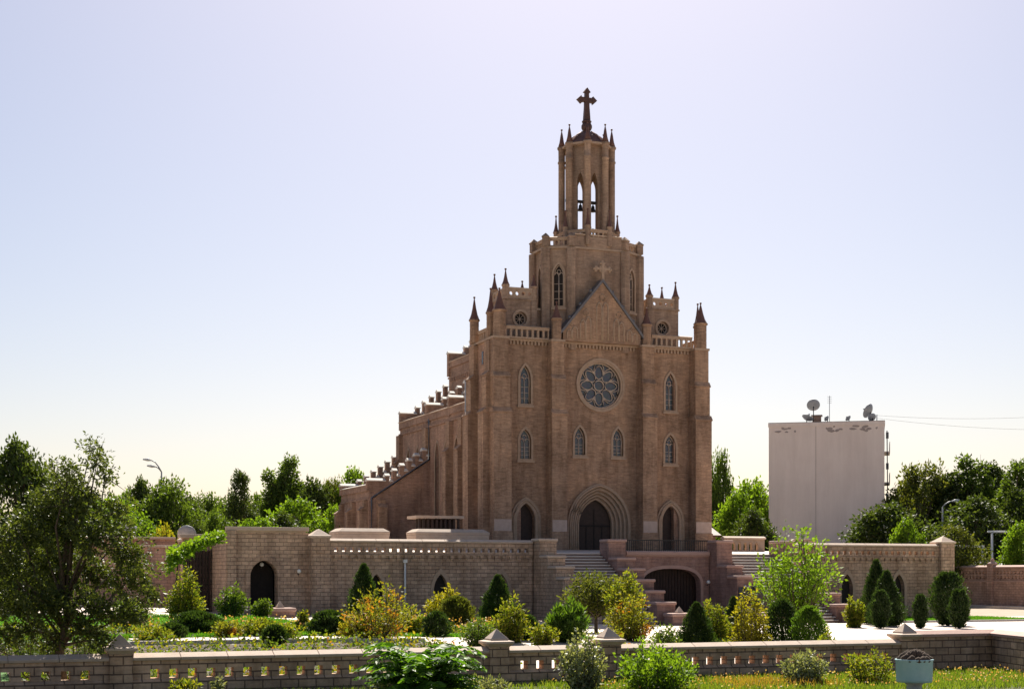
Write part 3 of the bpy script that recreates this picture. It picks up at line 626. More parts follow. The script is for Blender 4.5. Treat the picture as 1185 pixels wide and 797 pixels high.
for c, z0, w_, zs, za in WIN: window(fr, XC + c, z0, w_, zs, za)
for c, w_ in DOORS:
    d = MB().plate(fr, lancet(XC + c, 3.5, w_ + .8, 5.75, 7.2), [lancet(XC + c, 3.5, w_ + .02, 5.75, 6.82)], -.12, .02).build('doorway', M['trim'], ch)
    MB().tube([fr(p[0], -.13, p[1]) for p in lancet(XC + c, 3.5, w_ + .5, 5.75, 7.02)[1:] + [(XC + c - w_ / 2 - .25, 3.5)]], .07, 6).build('moulding', M['trim'], d)
    MB().plate(fr, lancet(XC + c, 3.5, w_ + .1, 5.75, 6.86), [], .4, .46).build('door', M['door'], d)
pt = MB(); W, zs, za = 4.45, 5.5, 8.15
for k in range(5):
    w0, w1 = W - k * .42, W - (k + 1) * .42; a0, a1 = za - k * .20, za - (k + 1) * .20
    pt.plate(fr, lancet(XC - .02, 3.5, w0, zs, a0, 12), [lancet(XC - .02, 3.5, w1, zs, a1, 12)], -.16 + k * .17, .04 + k * .17)
    pt.tube([fr(p[0], -.17 + k * .17, p[1]) for p in lancet(XC - .02, 3.5, w1 + .1, zs, a1 + .05, 12)[1:] + [(XC - .02 - w1 / 2 - .05, 3.5)]], .075, 6)
pt = pt.build('portal', M['trim'], ch); MB().plate(fr, lancet(XC - .02, 3.5, 2.42, zs, 7.2, 12), [], .74, .8).build('door', M['door'], pt)
mb = MB(); mb.fbox(fr, XC - 1.16, XC + 1.1, .70, .735, 5.4, 5.52)
for k in (-.56, 0, .56): mb.fbox(fr, XC - .04 + k, XC + k, .70, .735, 3.8, 6.5 if k == 0 else 5.39)
mb.build('door_frame', M['void'], pt)
# rose window
c0, cz = XC + .1, 14.45
rw = MB(); 
for ra, rb, d0, d1 in ((1.72, 1.56, -.09, .02), (1.60, 1.44, -.04, .10)): rw.plate(fr, circle(c0, cz, ra, 40), [circle(c0, cz, rb, 40)], d0, d1)
rw = rw.build('rose_window', M['trim'], ch); MB().plate(fr, circle(c0, cz, 1.53, 40), [], .30, .34).build('pane', M['glass'], rw)
tr_ = MB(); C2 = lambda cx, cy, r, n=16: [fr(c0 + cx + r * math.cos(6.2832 * i / n), .24, cz + cy + r * math.sin(6.2832 * i / n)) for i in range(n + 1)]
tr_.tube(C2(0, 0, .33), .045, 6); tr_.tube(C2(0, 0, 1.42, 40), .05, 6)
for k in range(8):
    a = math.pi / 2 + k * math.pi / 4; ca, sa = math.cos(a), math.sin(a)
    pet = []
    for i in range(15):                           # pointed petal outline
        g = 2 * math.pi * i / 14; rr = .34 * (1 + (.28 * max(0, math.cos(g)) ** 6)); px_, py_ = .80 + rr * math.cos(g) * 1.1, rr * math.sin(g) * .86
        pet.append(fr(c0 + ca * px_ - sa * py_, .24, cz + sa * px_ + ca * py_))
    tr_.tube(pet, .036, 6)
    b2 = a + math.pi / 8
    for sg in (-1, 1):
        tr_.tube([fr(c0 + r_ * math.cos(b2 + sg * o_), .24, cz + r_ * math.sin(b2 + sg * o_)) for r_, o_ in ((.78, .0), (1.05, .05), (1.25, .14), (1.42, .26))], .03, 5)
tr_.build('tracery', M['tracery'], rw)
# buttresses
def buttress(x, w_, stages, out, fr=fr, nm='buttress', parent=ch, plinth=True):
    mb = MB(); zprev = 3.2; u0, u1 = x - w_ / 2, x + w_ / 2
    for i, (zt, d, e) in enumerate(stages):
        mb.fbox(fr, u0 - e, u1 + e, -d, -.002, zprev, zt)
        if i < len(stages) - 1:
            d2, e2 = stages[i + 1][1], stages[i + 1][2]
            mb.extr(fr, [(-d - .06, zt + .002), (-d - .06, zt + .07), (-d2 - .0, zt + .34), (-.002, zt + .34), (-.002, zt + .002)], u0 - e - .04, u1 + e + .04)
            zprev = zt + .342
    b_ = mb.build(nm, M['brick'], parent)
    if plinth:
        zt, d, e = stages[0]; MB().fbox(fr, u0 - e - .06, u1 + e + .06, -d - .06, -d - .002, 3.2, 5.0).build('plinth', M['plinth'] if 0 else M['brick'], b_)
        MB().fbox(fr, u0 - e + .02, u1 + e - .02, -d - .03, -d - .002, 5.02, 5.75).build('stone_panel', M['plinth'], b_)
    return b_
BSTG = [(12.35, 1.02, .09), (14.55, .88, .03), (16.95, .75, 0.)]
for s_, w_ in ((-7.02, 1.0), (7.05, 1.0), (-3.18, .86), (3.15, .84)): buttress(XC + s_, w_, BSTG, 1)
frL = frame((33.6, 0, 0), (0, 1, 0), (1, 0, 0)); frR = frame((48.4, 0, 0), (0, 1, 0), (-1, 0, 0))
for f_, m_ in ((frL, 1), (frR, 1)):
    MB().fbox(f_, 88.02, 91.2, .0, 2., 3.2, 16.95).build('facade_wall', M['brick2'], ch)
    buttress(88.25, .85, [(12.4, .62, .06), (14.7, .42, .02), (16.9, .2, 0)], 1, f_, plinth=False); buttress(90.75, .85, [(12.4, .72, .06), (14.7, .5, .02), (16.9, .3, 0)], 1, f_, plinth=False)
MB().box(35.6, 46.4, 89.0, 91.2, 3.2, 16.94).build('facade_core', M['brick2'], ch)
MB().fbox(frL, 89.35, 89.62, -.03, .0, 15.6, 16.4).build('slit_window', M['glass'], ch)
# cornice with dentils, per bay
for u0, u1 in ((XC - 6.5, XC - 3.62), (XC + 3.6, XC + 6.52), (XC - 2.73, XC + 2.71)):
    mb = MB(); mb.fbox(fr, u0, u1, -.2, .7, 16.953, 17.08); n = int((u1 - u0) / .24)
    for i in range(n): mb.fbox(fr, u0 + .06 + i * .24, u0 + .18 + i * .24, -.13, -.002, 16.74, 16.95)
    mb.build('cornice', M['trim'], ch)
for f_ in (frL, frR): MB().fbox(f_, 87.95, 91.2, -.16, .5, 16.953, 17.07).build('cornice', M['trim'], ch)
for s_, w_ in ((-7.02, 1.1), (7.05, 1.1), (-3.18, .95), (3.15, .95)): MB().box(XC + s_ - w_ / 2, XC + s_ + w_ / 2, Y0 - .82, Y0 + .3, 16.956, 17.1).build('buttress_cap', M['trim'], ch)
def balustrade(f_, u0, u1, d, z0, z1, pitch=.36, bw_=.13, mat='trim', name='balustrade', parent=ch, th=.2):
    mb = MB(); mb.fbox(f_, u0, u1, d, d + th, z0, z0 + .1); mb.fbox(f_, u0, u1, d - .03, d + th + .03, z1 - .2, z1 - .07); mb.coping(f_, u0, u1, d + th / 2, th / 2 + .06, z1 - .068, z1 - .02, z1 + .05)
    n = max(2, int((u1 - u0) / pitch)); p = (u1 - u0) / n
    for i in range(n + 1):
        c = u0 + p * i; a, b = max(u0, c - bw_ / 2), min(u1, c + bw_ / 2); mb.fbox(f_, a, b, d + .03, d + th - .03, z0 + .1, z1 - .2)
    return mb.build(name, M[mat], parent)
balustrade(fr, XC - 6.55, XC - 3.62, -.35, 17.085, 17.85); balustrade(fr, XC + 3.6, XC + 6.55, -.35, 17.085, 17.85)
balustrade(frL, 88.6, 90.3, .0, 17.075, 17.8); balustrade(frR, 88.6, 90.3, .0, 17.075, 17.8)
for x, y, zb, zt, r in ((XC - 7.02, 87.55, 18.75, 20.1, .36), (XC + 7.1, 87.5, 18.75, 20.1, .36), (XC - 7.3, 88.35, 18.7, 20.2, .24), (XC + 7.35, 88.35, 18.7, 20.2, .24), (XC - 7.5, 90.75, 18.6, 20.05, .27), (XC - 3.18, 87.5, 18.45, 19.5, .28), (XC + 3.15, 87.5, 18.45, 19.5, .28)):
    pinnacle(x, y, 17.1, zb, zt, r)
# gable
gp = [(XC - 2.72, 17.09), (XC + 2.72, 17.09), (XC + 2.72, 17.7), (XC, 20.95), (XC - 2.72, 17.7)]
gb = MB().plate(FX(87.5), gp, [], 0, .72).build('gable', M['brick'], ch); f_ = FX(87.5); mb = MB()
def arch_line(c, z0, w_, zs, za, r=.05): mb.tube([f_(p[0], -.005, p[1]) for p in [(c + w_ / 2, z0)] + lancet(c, z0, w_, zs, za, 5)[2:] + [(c - w_ / 2, z0)]], r, 5)
for sg in (-1, 1):
    arch_line(XC + sg * .22, 17.25, .36, 19.3, 19.65); arch_line(XC + sg * .98, 17.25, .34, 18.35, 18.68); arch_line(XC + sg * 1.36, 17.25, .34, 18.15, 18.48); arch_line(XC + sg * 1.92, 17.25, .34, 17.75, 18.02); arch_line(XC + sg * 2.3, 17.25, .30, 17.6, 17.82)
    mb.tube([f_(XC + sg * 1.15 + dx, -.005, 18.95 + dz) for dx, dz in ((0, .22), (.2, 0), (0, -.22), (-.2, 0), (0, .22))], .03, 5); mb.tube([f_(XC + sg * 2.1 + dx, -.005, 18.1 + dz) for dx, dz in ((0, .12), (.12, 0), (0, -.12), (-.12, 0), (0, .12))], .025, 5)
mb.tube([f_(XC + dx, -.005, 19.98 + dz) for dx, dz in ((0, .26), (.24, 0), (0, -.26), (-.24, 0), (0, .26))], .035, 5)
mb.build('blind_arcade', M['trim'], gb); mb = MB()
for sg in (-1, 1):
    d = Vector((sg * 2.72, 0, -3.25)).normalized(); nrm = Vector((sg * 3.25, 0, 2.72)).normalized(); A = Vector((XC, 0, 20.953)); B_ = A + d * 4.5
    q = [A, B_, B_ + nrm * .14, A + nrm * .14 if 0 else Vector((XC, 0, 20.953 + .14 / nrm.z))]
    mb.plate(lambda u, d_, v: Vector((u, 87.38 + d_, v)), [(p.x, p.z) for p in q], [], 0, .95)
    for k in range(3):
        p = A + d * (1.0 + k * 1.15) + nrm * .14; mb.ball((p.x, 87.6, p.z + .08), .13)
mb.build('coping', M['lead'], gb)
def gothic_cross(c, h, w_, t_, y0, y1, mat, parent, name='cross'):
    mb = MB(); x, z = c; f_ = lambda u, d, v: Vector((u, d, v)); a = h * .62
    mb.box(x - t_, x + t_, y0, y1, z, z + h - t_); mb.box(x - w_, x - t_ - .001, y0, y1, z + a - t_, z + a + t_); mb.box(x + t_ + .001, x + w_, y0, y1, z + a - t_, z + a + t_)
    for dx, dz in ((-w_, a), (w_, a), (0, h - t_)):
        for ox, oz in ((0, 0), (-t_ * 1.3, 0), (t_ * 1.3, 0), (0, t_ * 1.3), (0, -t_ * 1.3)): mb.ball((x + dx + ox, (y0 + y1) / 2, z + dz + oz), t_ * 1.15, 8)
    mb.plate(f_, circle(x, z + a, w_ * .55, 20), [circle(x, z + a, w_ * .36, 20)], y0 + .02, y1 - .02)
    return mb.build(name, M[mat], parent)
gothic_cross((XC + .02, 21.05), 1.2, .47, .085, 87.4, 87.62, 'trim', gb)
# corner turrets
def parapet_round(f_, u0, u1, d, z0, z1, n, parent, mat='trim'):
    p = (u1 - u0) / n; return MB().plate(f_, rect(u0, u1, z0, z1), [circle(u0 + p * (i + .5), (z0 + z1) / 2, min(p, z1 - z0) * .3, 12) for i in range(n)], d, d + .16).build('parapet', M[mat], parent)
for sg in (-1, 1):
    xa, xb = (XC - 6.2, XC - 3.95) if sg < 0 else (XC + 3.95, XC + 6.2); f_ = FX(88.9); oc = (XC + sg * 5.05, 18.55)
    t = MB().plate(f_, rect(xa, xb, 16.96, 19.72), [circle(*oc, .42, 24)], 0, .4)
    t.box(xa, xb, 89.303, 91.1, 16.96, 19.72); t.fbox(f_, xa - .06, xb + .06, -.08, 2.25, 19.722, 19.82); t.fbox(f_, xb - .4 if sg < 0 else xa, xb if sg < 0 else xa + .4, -.08, -.002, 16.96, 19.7)
    xi0, xi1 = (xb + .003, XC - 2.9) if sg < 0 else (XC + 2.9, xa - .003); t.box(xi0, xi1, 89.2, 91.0, 16.96, 19.2)
    t = t.build('corner_turret', M['drum'], ch)
    MB().box(xi0, xi1, 89.1, 91.1, 19.203, 19.32).build('coping', M['coping'], t)
    oc_ = MB().plate(f_, circle(*oc, .58, 28), [circle(*oc, .42, 28)], -.07, .05).build('oculus', M['trim'], ch); MB().plate(f_, circle(*oc, .45, 24), [], .28, .32).build('pane', M['void'], oc_)
    ob = MB().plate(f_, circle(*oc, .40, 24), [circle(*oc, .34, 24)], .2, .25)
    for k in range(4): a = k * math.pi / 4; ob.tube([f_(oc[0] - .38 * math.cos(a), .22, oc[1] - .38 * math.sin(a)), f_(oc[0] + .38 * math.cos(a), .22, oc[1] + .38 * math.sin(a))], .02, 5)
    ob.build('tracery', M['tracery'], oc_)
    parapet_round(f_, xa + .3, xb - .3, -.02, 19.824, 20.42, 4, t); parapet_round(FX(91.0), xa + .3, xb - .3, -.02, 19.824, 20.42, 4, t)
    fs_ = frame((xa if sg < 0 else xb, 0, 0), (0, 1, 0), (-sg, 0, 0)); parapet_round(fs_, 89.2, 90.8, .0, 19.824, 20.42, 3, t); fs_ = frame((xb if sg < 0 else xa, 0, 0), (0, 1, 0), (sg, 0, 0)); parapet_round(fs_, 89.2, 90.8, .0, 19.824, 20.42, 3, t)
    MB().fbox(f_, xa + .3, xb - .3, -.05, .17, 20.423, 20.5).build('coping', M['coping'], t)
    for x, y in ((xa + .16, 89.0), (xb - .16, 89.0), (xa + .16, 90.95), (xb - .16, 90.95)): pinnacle(x, y, 19.824, 20.65, 21.65 if (x - XC) * sg > 5 else 21.35, .2, body=M['drum'])
# tower drum: elongated octagon
dv = [(-1.87, 88.15), (1.87, 88.15), (3.28, 88.94), (3.28, 90.91), (1.87, 91.7), (-1.87, 91.7), (-3.28, 90.91), (-3.28, 88.94)]
dv = [(XC + a, b) for a, b in dv]
def ringp(poly, k): cy = 89.925; return [(XC + (x - XC) * k, cy + (y - cy) * k) for x, y in poly]
def prism(mb, poly, z0, z1): n = len(poly); return mb.add([(x, y, z0) for x, y in poly] + [(x, y, z1) for x, y in poly], [tuple(range(n))[::-1], tuple(range(n, 2 * n))] + [(i, (i + 1) % n, n + (i + 1) % n, n + i) for i in range(n)])
dr = MB()
for i in range(8):
    p, q = Vector((*dv[i], 0)), Vector((*dv[(i + 1) % 8], 0)); u = (q - p); ln = u.length; u.normalize(); nin = Vector((-u.y, u.x, 0)); f_ = frame(p, u, nin)
    if i == 0 or i == 4: dr.plate(f_, rect(.0, ln, 16.5, 23.1), [], 0, .3)
    else:
        w_ = .62 if i in (1, 3, 5, 7) else .5; dr.plate(f_, rect(.0, ln, 16.5, 23.1), [lancet(ln / 2, 19.45, w_, 21.45, 22.1)], 0, .3)
drum = dr.build('drum', M['drum'], ch)
for i in range(8):
    p, q = Vector((*dv[i], 0)), Vector((*dv[(i + 1) % 8], 0)); u = (q - p); ln = u.length; u.normalize(); nin = Vector((-u.y, u.x, 0)); f_ = frame(p, u, nin)
    if i not in (0, 4): window(f_, ln / 2, 19.45, .62 if i % 2 else .5, 21.45, 22.1, depth=.25, fw=.13, pane='void')
    if i not in (0,): balustrade(f_, .2, ln - .2, .03, 23.24, 23.85, .3, .12, parent=drum)
    else: MB().fbox(f_, .2, ln - .2, -.02, .25, 23.24, 24.0).build('parapet', M['drum'], drum); MB().coping(f_, .2, ln - .2, .11, .2, 24.003, 24.06, 24.13).build('coping', M['coping'], drum)
    c = Vector((XC, 89.925, 0)); o_ = (p - c).normalized() * .03; pr = MB(); pr.lathe((p.x + o_.x, p.y + o_.y), [(.33, 16.6), (.33, 23.1)], 8, math.pi / 8, smooth=False); pr = pr.build('corner_pier', M['drum'], drum)
    MB().lathe((p.x + o_.x, p.y + o_.y), [(.30, 23.23), (.30, 23.78), (.35, 23.82), (.35, 23.87), (.02, 24.12)], 4, math.pi / 4 + math.atan2(u.y, u.x), smooth=False).build('cap', M['drum'], pr)
mb = MB(); prism(mb, ringp(dv, 1.06), 23.103, 23.23); mb.build('cornice', M['trim'], drum)
# lantern
LX, LY = XC, 89.9
ln_ = MB(); oct_ = lambda r, z: [(LX + r * math.cos(math.pi / 8 + k * math.pi / 4), LY + r * math.sin(math.pi / 8 + k * math.pi / 4)) for k in range(8)]
RL = 1.63; o8 = oct_(RL, 0); ow8 = oct_(1.30, 0)
for i in range(8):
    p, q = Vector((*ow8[(i + 1) % 8], 0)), Vector((*ow8[i], 0)); u = q - p; l_ = u.length; u.normalize(); cdir = Vector((LX, LY, 0)) - (p + q) / 2
    f_ = frame(p, u, cdir); ln_.plate(f_, rect(0, l_, 23.8, 30.0), [lancet(l_ / 2, 24.1, .46, 27.5, 28.25)], .0, .2)
lant = ln_.build('lantern', M['drum'], ch)
mb = MB(); prism(mb, oct_(2.0, 0), 23.2, 23.8); mb.build('base', M['drum'], lant)
for i in range(8):
    o2 = oct_(2.0, 0); p, q = Vector((*o2[(i + 1) % 8], 0)), Vector((*o2[i], 0)); u = q - p; l_ = u.length; u.normalize(); f_ = frame(p, u, Vector((LX, LY, 0)) - (p + q) / 2)
    balustrade(f_, .08, l_ - .08, .0, 23.803, 24.42, .34, .12, parent=lant, th=.15)
    x, y = o8[i]; c = MB(); c.lathe((x, y), [(.25, 23.8), (.25, 24.6), (.215, 24.7), (.215, 29.05), (.26, 29.1), (.26, 29.2), (.215, 29.25), (.22, 29.95), (.29, 30.05), (.29, 30.16)], 12); c = c.build('column', M['drum'], lant)
    s = MB(); s.lathe((x, y), [(.25, 30.163), (.15, 30.5), (.08, 30.95), (.02, 31.25)], 10); s.ball((x, y, 31.3), .07); s.build('spire', M['tile'], c)
    x, y = o2[i]; pinnacle(x, y, 23.4, 24.65, 25.7, .15, lant, body=M['drum'])
mb = MB(); prism(mb, oct_(1.72, 0), 30.003, 30.13); mb.build('cornice', M['trim'], lant)
mb = MB(); mb.lathe((LX, LY), [(1.5, 30.13), (1.5, 30.2), (1.28, 30.42), (1.2, 30.44), (.95, 30.74), (.88, 30.76), (.6, 31.0), (.35, 31.1), (.2, 31.25)], 8, math.pi / 8, smooth=False); cup = mb.build('cupola', M['tile'], ch)
mb = MB()
for k in range(8): a = math.pi / 8 + k * math.pi / 4; mb.tube([(LX + r_ * math.cos(a), LY + r_ * math.sin(a), z) for r_, z in ((1.52, 30.2), (1.24, 30.47), (.92, 30.8), (.4, 31.12))], .05, 5)
mb.build('rib', M['copepink'], cup)
cr = MB(); cr.ball((LX, LY, 31.5), .36, 14); cr.lathe((LX, LY), [(.3, 31.78), (.34, 31.85), (.2, 31.95)], 8)
f_ = FX(LY); t_ = .11
cr.extr(f_, [(-t_, 31.9), (t_, 31.9), (t_, 33.3), (-t_, 33.3)], LX - .16, LX + .16)
pts = [(-.22, 31.95), (.22, 31.95), (.13, 33.12), (.40, 33.10), (.42, 32.99), (.70, 33.25), (.42, 33.51), (.40, 33.40), (.13, 33.40), (.12, 33.72), (.24, 33.75), (0, 34.05), (-.24, 33.75), (-.12, 33.72), (-.13, 33.40), (-.40, 33.40), (-.42, 33.51), (-.70, 33.25), (-.42, 32.99), (-.40, 33.10), (-.13, 33.12)]
cr.plate(f_, [(LX + a, b) for a, b in pts], [], -.125, .125); cr.build('cross', M['cross'], cup)
mb = MB(); mb.box(LX - 1.5, LX + 1.5, LY - .07, LY + .07, 26.5, 26.68); mb.build('bell_beam', M['ironwork'], lant)
for x in (LX - .45, LX + .45): MB().lathe((x, LY), [(.2, 26.0), (.18, 26.04), (.12, 26.2), (.1, 26.36), (.04, 26.42), (.03, 26.5)], 14).build('bell', M['ironwork'], lant)
# body
def merlon_wall(f_, u_list, d0, d1, zb, parent, mat, name):
    """stepped parapet: u_list of (u0, u1, top)"""
    mb = MB(); cps = []
    for u0, u1, top in u_list:
        mb.fbox(f_, u0, u1 - .002, d0, d1, zb, top - .23); cp = MB()
        cp.coping(f_, u0 - .03, u1 - .004 + .03, (d0 + d1) / 2, (d1 - d0) / 2 + .07, top - .228, top - .16, top); cps.append(cp)
    p = mb.build(name, M[mat], parent)
    for cp in cps: cp.build('cap_stone', M['white_cap'], p)
    return p
for sg in (-1, 1):
    X = lambda u: XC + sg * u                      # u = distance from the axis
    fs = frame((X(7.2), 0, 0), (0, 1, 0), (-sg, 0, 0))
    aw = [(94.9, .9), (97.0, .9), (98.9, .9), (103.2, .8), (105.4, .8)]
    MB().plate(fs, rect(91.2, 107.5, 3.2, 13.1), [lancet(c, 6.4, w_, 10.4, 11.5) for c, w_ in aw], 0, .45).build('aisle_wall', M['brick2'], ch)
    for c, w_ in aw: window(fs, c, 6.4, w_, 10.4, 11.5, depth=.42, fw=.1)
    mb = MB(); mb.fbox(fs, 91.2, 107.5, -.12, .3, 12.62, 12.74); mb.fbox(fs, 91.2, 107.5, -.1, .42, 13.102, 13.55); mb.build('cornice', M['brick2'], ch)
    MB().coping(fs, 91.2, 107.5, .15, .3, 13.553, 13.6, 13.72).build('coping', M['coping'], ch)
    for y in (93.6, 96.0, 101.0, 107.2): buttress(y, .7, [(10.5, .55, 0), (12.6, .3, 0)], 1, fs, plinth=False)
    MB().box(min(X(3.4), X(7.1)), max(X(3.4), X(7.1)), 107.05, 107.5, 3.2, 13.3).build('aisle_wall', M['brick2'], ch)
    fn = frame((0, 91.2, 0), (0, 1, 0), (1, 0, 0))
    a, b = X(7.1), X(3.3); mb = MB(); mb.hexa([(a, 91.2, 12.8), (b, 91.2, 12.8), (b, 107.4, 12.8), (a, 107.4, 12.8), (a, 91.2, 13.0), (b, 91.2, 15.3), (b, 107.4, 15.3), (a, 107.4, 13.0)]); mb.build('aisle_roof', M['lead'], ch)
    for yy in (96.2, 101.0, 107.1):
        ft = frame((XC, yy, 0), (sg, 0, 0), (0, 1, 0)); st = [(6.05, 7.3, 14.45)]; n = 5
        for k in range(n): u1 = 6.05 - k * .55; st.append((u1 - .28, u1, 14.9 + k * .42)); 
        low = [(6.05 - (k + 1) * .55, 6.05 - k * .55 - .28, 14.5 + k * .42) for k in range(n)]
        merlon_wall(ft, st, 0, .4, 13.0, ch, 'brick2', 'stepped_parapet'); merlon_wall(ft, low, 0.02, .38, 13.0, ch, 'brick2', 'stepped_parapet')
    fv = frame((X(3.35), 0, 0), (0, 1, 0), (-sg, 0, 0))
    nw = MB(); nw.fbox(fv, 91.2, 107.5, 0, .45, 13.0, 17.8); nw.fbox(fv, 91.2, 107.5, -.1, .4, 17.0, 17.12); nw.fbox(fv, 91.2, 107.5, -.1, .4, 17.803, 18.22)
    nw.build('nave_wall', M['brick2'], ch)
    mb = MB()
    for i in range(40): mb.fbox(fv, 91.3 + i * .4, 91.5 + i * .4, -.09, -.002, 16.75, 16.99)
    mb.build('corbel_table', M['brick2'], ch); MB().coping(fv, 91.2, 107.5, .15, .28, 18.223, 18.28, 18.4).build('coping', M['coping'], ch)
    for y in (95.5, 98.5, 103.2, 105.6): window(fv, y, 14.6, .8, 15.8, 16.5, depth=-.02 + .3, fw=.1) if 0 else None
    merlon_wall(frame((XC, 107.15, 0), (sg, 0, 0), (0, 1, 0)), [(2.2, 3.5, 19.1), (1.7, 2.195, 19.6), (1.1, 1.695, 20.1), (.5, 1.095, 20.6), (.02, .495, 21.0)], 0, .4, 17.2, ch, 'brick2', 'stepped_parapet')
    # transept arm
    ft = frame((XC, 100.6, 0), (sg, 0, 0), (0, 1, 0))
    MB().plate(ft, [(7.2, 3.2), (11.6, 3.2), (11.6, 8.1), (11.2, 8.1), (7.2, 10.7)], [], 0, .45).build('transept_wall', M['brick2'], ch)
    fx_ = frame((X(11.6), 0, 0), (0, 1, 0), (-sg, 0, 0)); MB().fbox(fx_, 101.052, 107.9, .0, .45, 3.2, 8.1).build('transept_wall', M['brick2'], ch)
    MB().plate(frame((XC, 107.5, 0), (sg, 0, 0), (0, 1, 0)), [(7.2, 3.2), (11.15, 3.2), (11.15, 8.1), (7.2, 10.7)], [], 0, .4).build('transept_wall', M['brick2'], ch)
    mb = MB(); mb.fbox(fx_, 100.6, 107.9, -.1, .3, 8.103, 8.5); mb.fbox(fx_, 100.6, 107.9, -.08, -.002, 7.5, 7.62); mb.build('cornice', M['brick2'], ch)
    MB().coping(fx_, 100.9, 107.6, .1, .25, 8.503, 8.54, 8.62).build('coping', M['white_cap'], ch)
    a, b = X(11.4), X(7.2); mb = MB(); mb.hexa([(a, 101.1, 7.4), (b, 101.1, 7.4), (b, 107.4, 7.4), (a, 107.4, 7.4), (a, 101.1, 7.8), (b, 101.1, 10.2), (b, 107.4, 10.2), (a, 107.4, 7.8)]); mb.build('transept_roof', M['lead'], ch)
    for yy in (100.55, 107.45):
        ft = frame((XC, yy, 0), (sg, 0, 0), (0, 1, 0)); st = [(10.45, 11.75, 9.0)]; lo = []
        for k in range(6):
            u1 = 10.45 - k * .54; st.append((u1 - .3, u1, 9.35 + k * .37)); lo.append((u1 - .54, u1 - .3, 8.98 + k * .37))
        merlon_wall(ft, st, 0, .42, 8.12, ch, 'brick2', 'stepped_parapet'); merlon_wall(ft, lo, .02, .4, 8.12, ch, 'brick2', 'stepped_parapet')
    mb = MB(); ft = frame((XC, 100.6, 0), (sg, 0, 0), (0, 1, 0)); mb.tube([ft(11.45, -.1, 3.8), ft(11.45, -.1, 7.6), ft(7.3, -.1, 10.35), ft(7.3, -.1, 13.2)], .075, 8); mb.build('drainpipe', M['greymetal'], ch)
    buttress(10.75, .6, [(6.9, .55, 0), (7.5, .2, 0)], 1, ft, plinth=False)
    for y in (101.2, 104.3, 107.4): buttress(y, .55, [(6.7, .6, 0), (7.45, .25, 0)], 1, fx_, plinth=False)
    for y in (102.8, 105.9): window(fx_, y, 4.8, .8, 6.3, 7.0, depth=.3 - .32 + .12, fw=.1)
mb = MB(); mb.extr(FX(0), [(91.3, 17.2), (91.3, 17.25), (107.2, 17.25), (107.2, 17.2)], XC - 3.3, XC + 3.3)
MB().add([(XC - 3.3, 91.7, 17.3), (XC + 3.3, 91.7, 17.3), (XC, 91.7, 20.4), (XC - 3.3, 107.1, 17.3), (XC + 3.3, 107.1, 17.3), (XC, 107.1, 20.4)], [(0, 1, 2), (3, 5, 4), (0, 2, 5, 3), (1, 4, 5, 2), (0, 3, 4, 1)]).build('nave_roof', M['lead'], ch)
MB().box(XC - 3.2, XC + 3.2, 107.12, 107.5, 3.2, 17.8).build('nave_wall', M['brick2'], ch)
for y in (91.5, 92.2): MB().tube([(33.45, y, 3.8), (33.45, y, 14.9)], .07, 8).build('drainpipe', M['greymetal'], ch)
# ================================================================== APARTMENT BLOCK on the right
bx, by = at(956, 150); BZ = 0.; brz = -(TH + R(13.3))
ap = empty('apartment_building', (bx, by, BZ), 'tall plain pinkish white end wall of an apartment block right of the church', 'building', rz=brz)
HW, HB = 5.62, 17.45
MB().box(-HW, HW, 0, 26, -1, HB - .35).build('wall', M['plaster'], ap)
MB().box(-HW - .06, HW + .06, -.06, 26, HB - .348, HB).build('parapet', M['plaster'], ap)
rd = random.Random(8); mb = MB()
for i in range(26):                                 # frost-worn render along the roof edge
    u = rd.choice([-4.6, -3.4, .3, .9, 1.6, 3.2, 4.2]) + rd.uniform(-.7, .7); ww = rd.uniform(.1, .45); v = HB - .42 - rd.uniform(0, .5)
    n = 9; pl = [(u + ww * math.cos(6.283 * k / n) * rd.uniform(.6, 1), v + .12 * math.sin(6.283 * k / n) * rd.uniform(.5, 1.3)) for k in range(n)]
    mb.plate(FX(0), pl, [], -.012 - i * .0007, -.001)
mb.build('worn_patch', M['grime'], ap)
MB().box(-1.02, -.98, -.02, -.001, 0, HB - .4).build('panel_joint', M['grime'], ap)
MB().box(-HW - .04, HW + .04, -.05, 25, HB + .002, HB + .05).build('roof_edge', M['lead'], ap)
for k in range(5):
    z = 2.2 + k * 3.05
    b_ = MB().box(HW + .001, HW + .55, 1.2, 5, z, z + .15).build('balcony', M['plaster'], ap); MB().box(HW + .5, HW + .55, 1.2, 5, z + .151, z + 1.1).build('front_panel', M['grime'], b_)
    MB().box(HW + .15, HW + .42, .8, 1.15, z + 1.4, z + 2.0).build('air_conditioner', M['greymetal'], ap); mb = MB(); mb.box(HW + .001, HW + .06, 5.5, 7.0, z + .7, z + 2.2); mb.build('window', M['glass'], ap)
MB().tube([(HW + .25, .7, HB - .9), (HW + .3, .7, 11), (HW + .2, .8, 9)], .05).build('cable', M['ironwork'], ap)
mb = MB(); mb.box(2.5 - .32, 2.5 + .22, -.25, -.001, 4.5, 4.95); mb.build('wall_box', M['grime'], ap)
MB().lathe((-1.0, 3.), [(.6, HB + .052), (.6, HB + .9)], 4, math.pi / 4, smooth=False).build('chimney', M['brick2'], ap)
MB().box(-1.55, -.45, 2.4, 3.6, HB + .902, HB + 1.0).build('chimney_cap', M['grime'], ap)
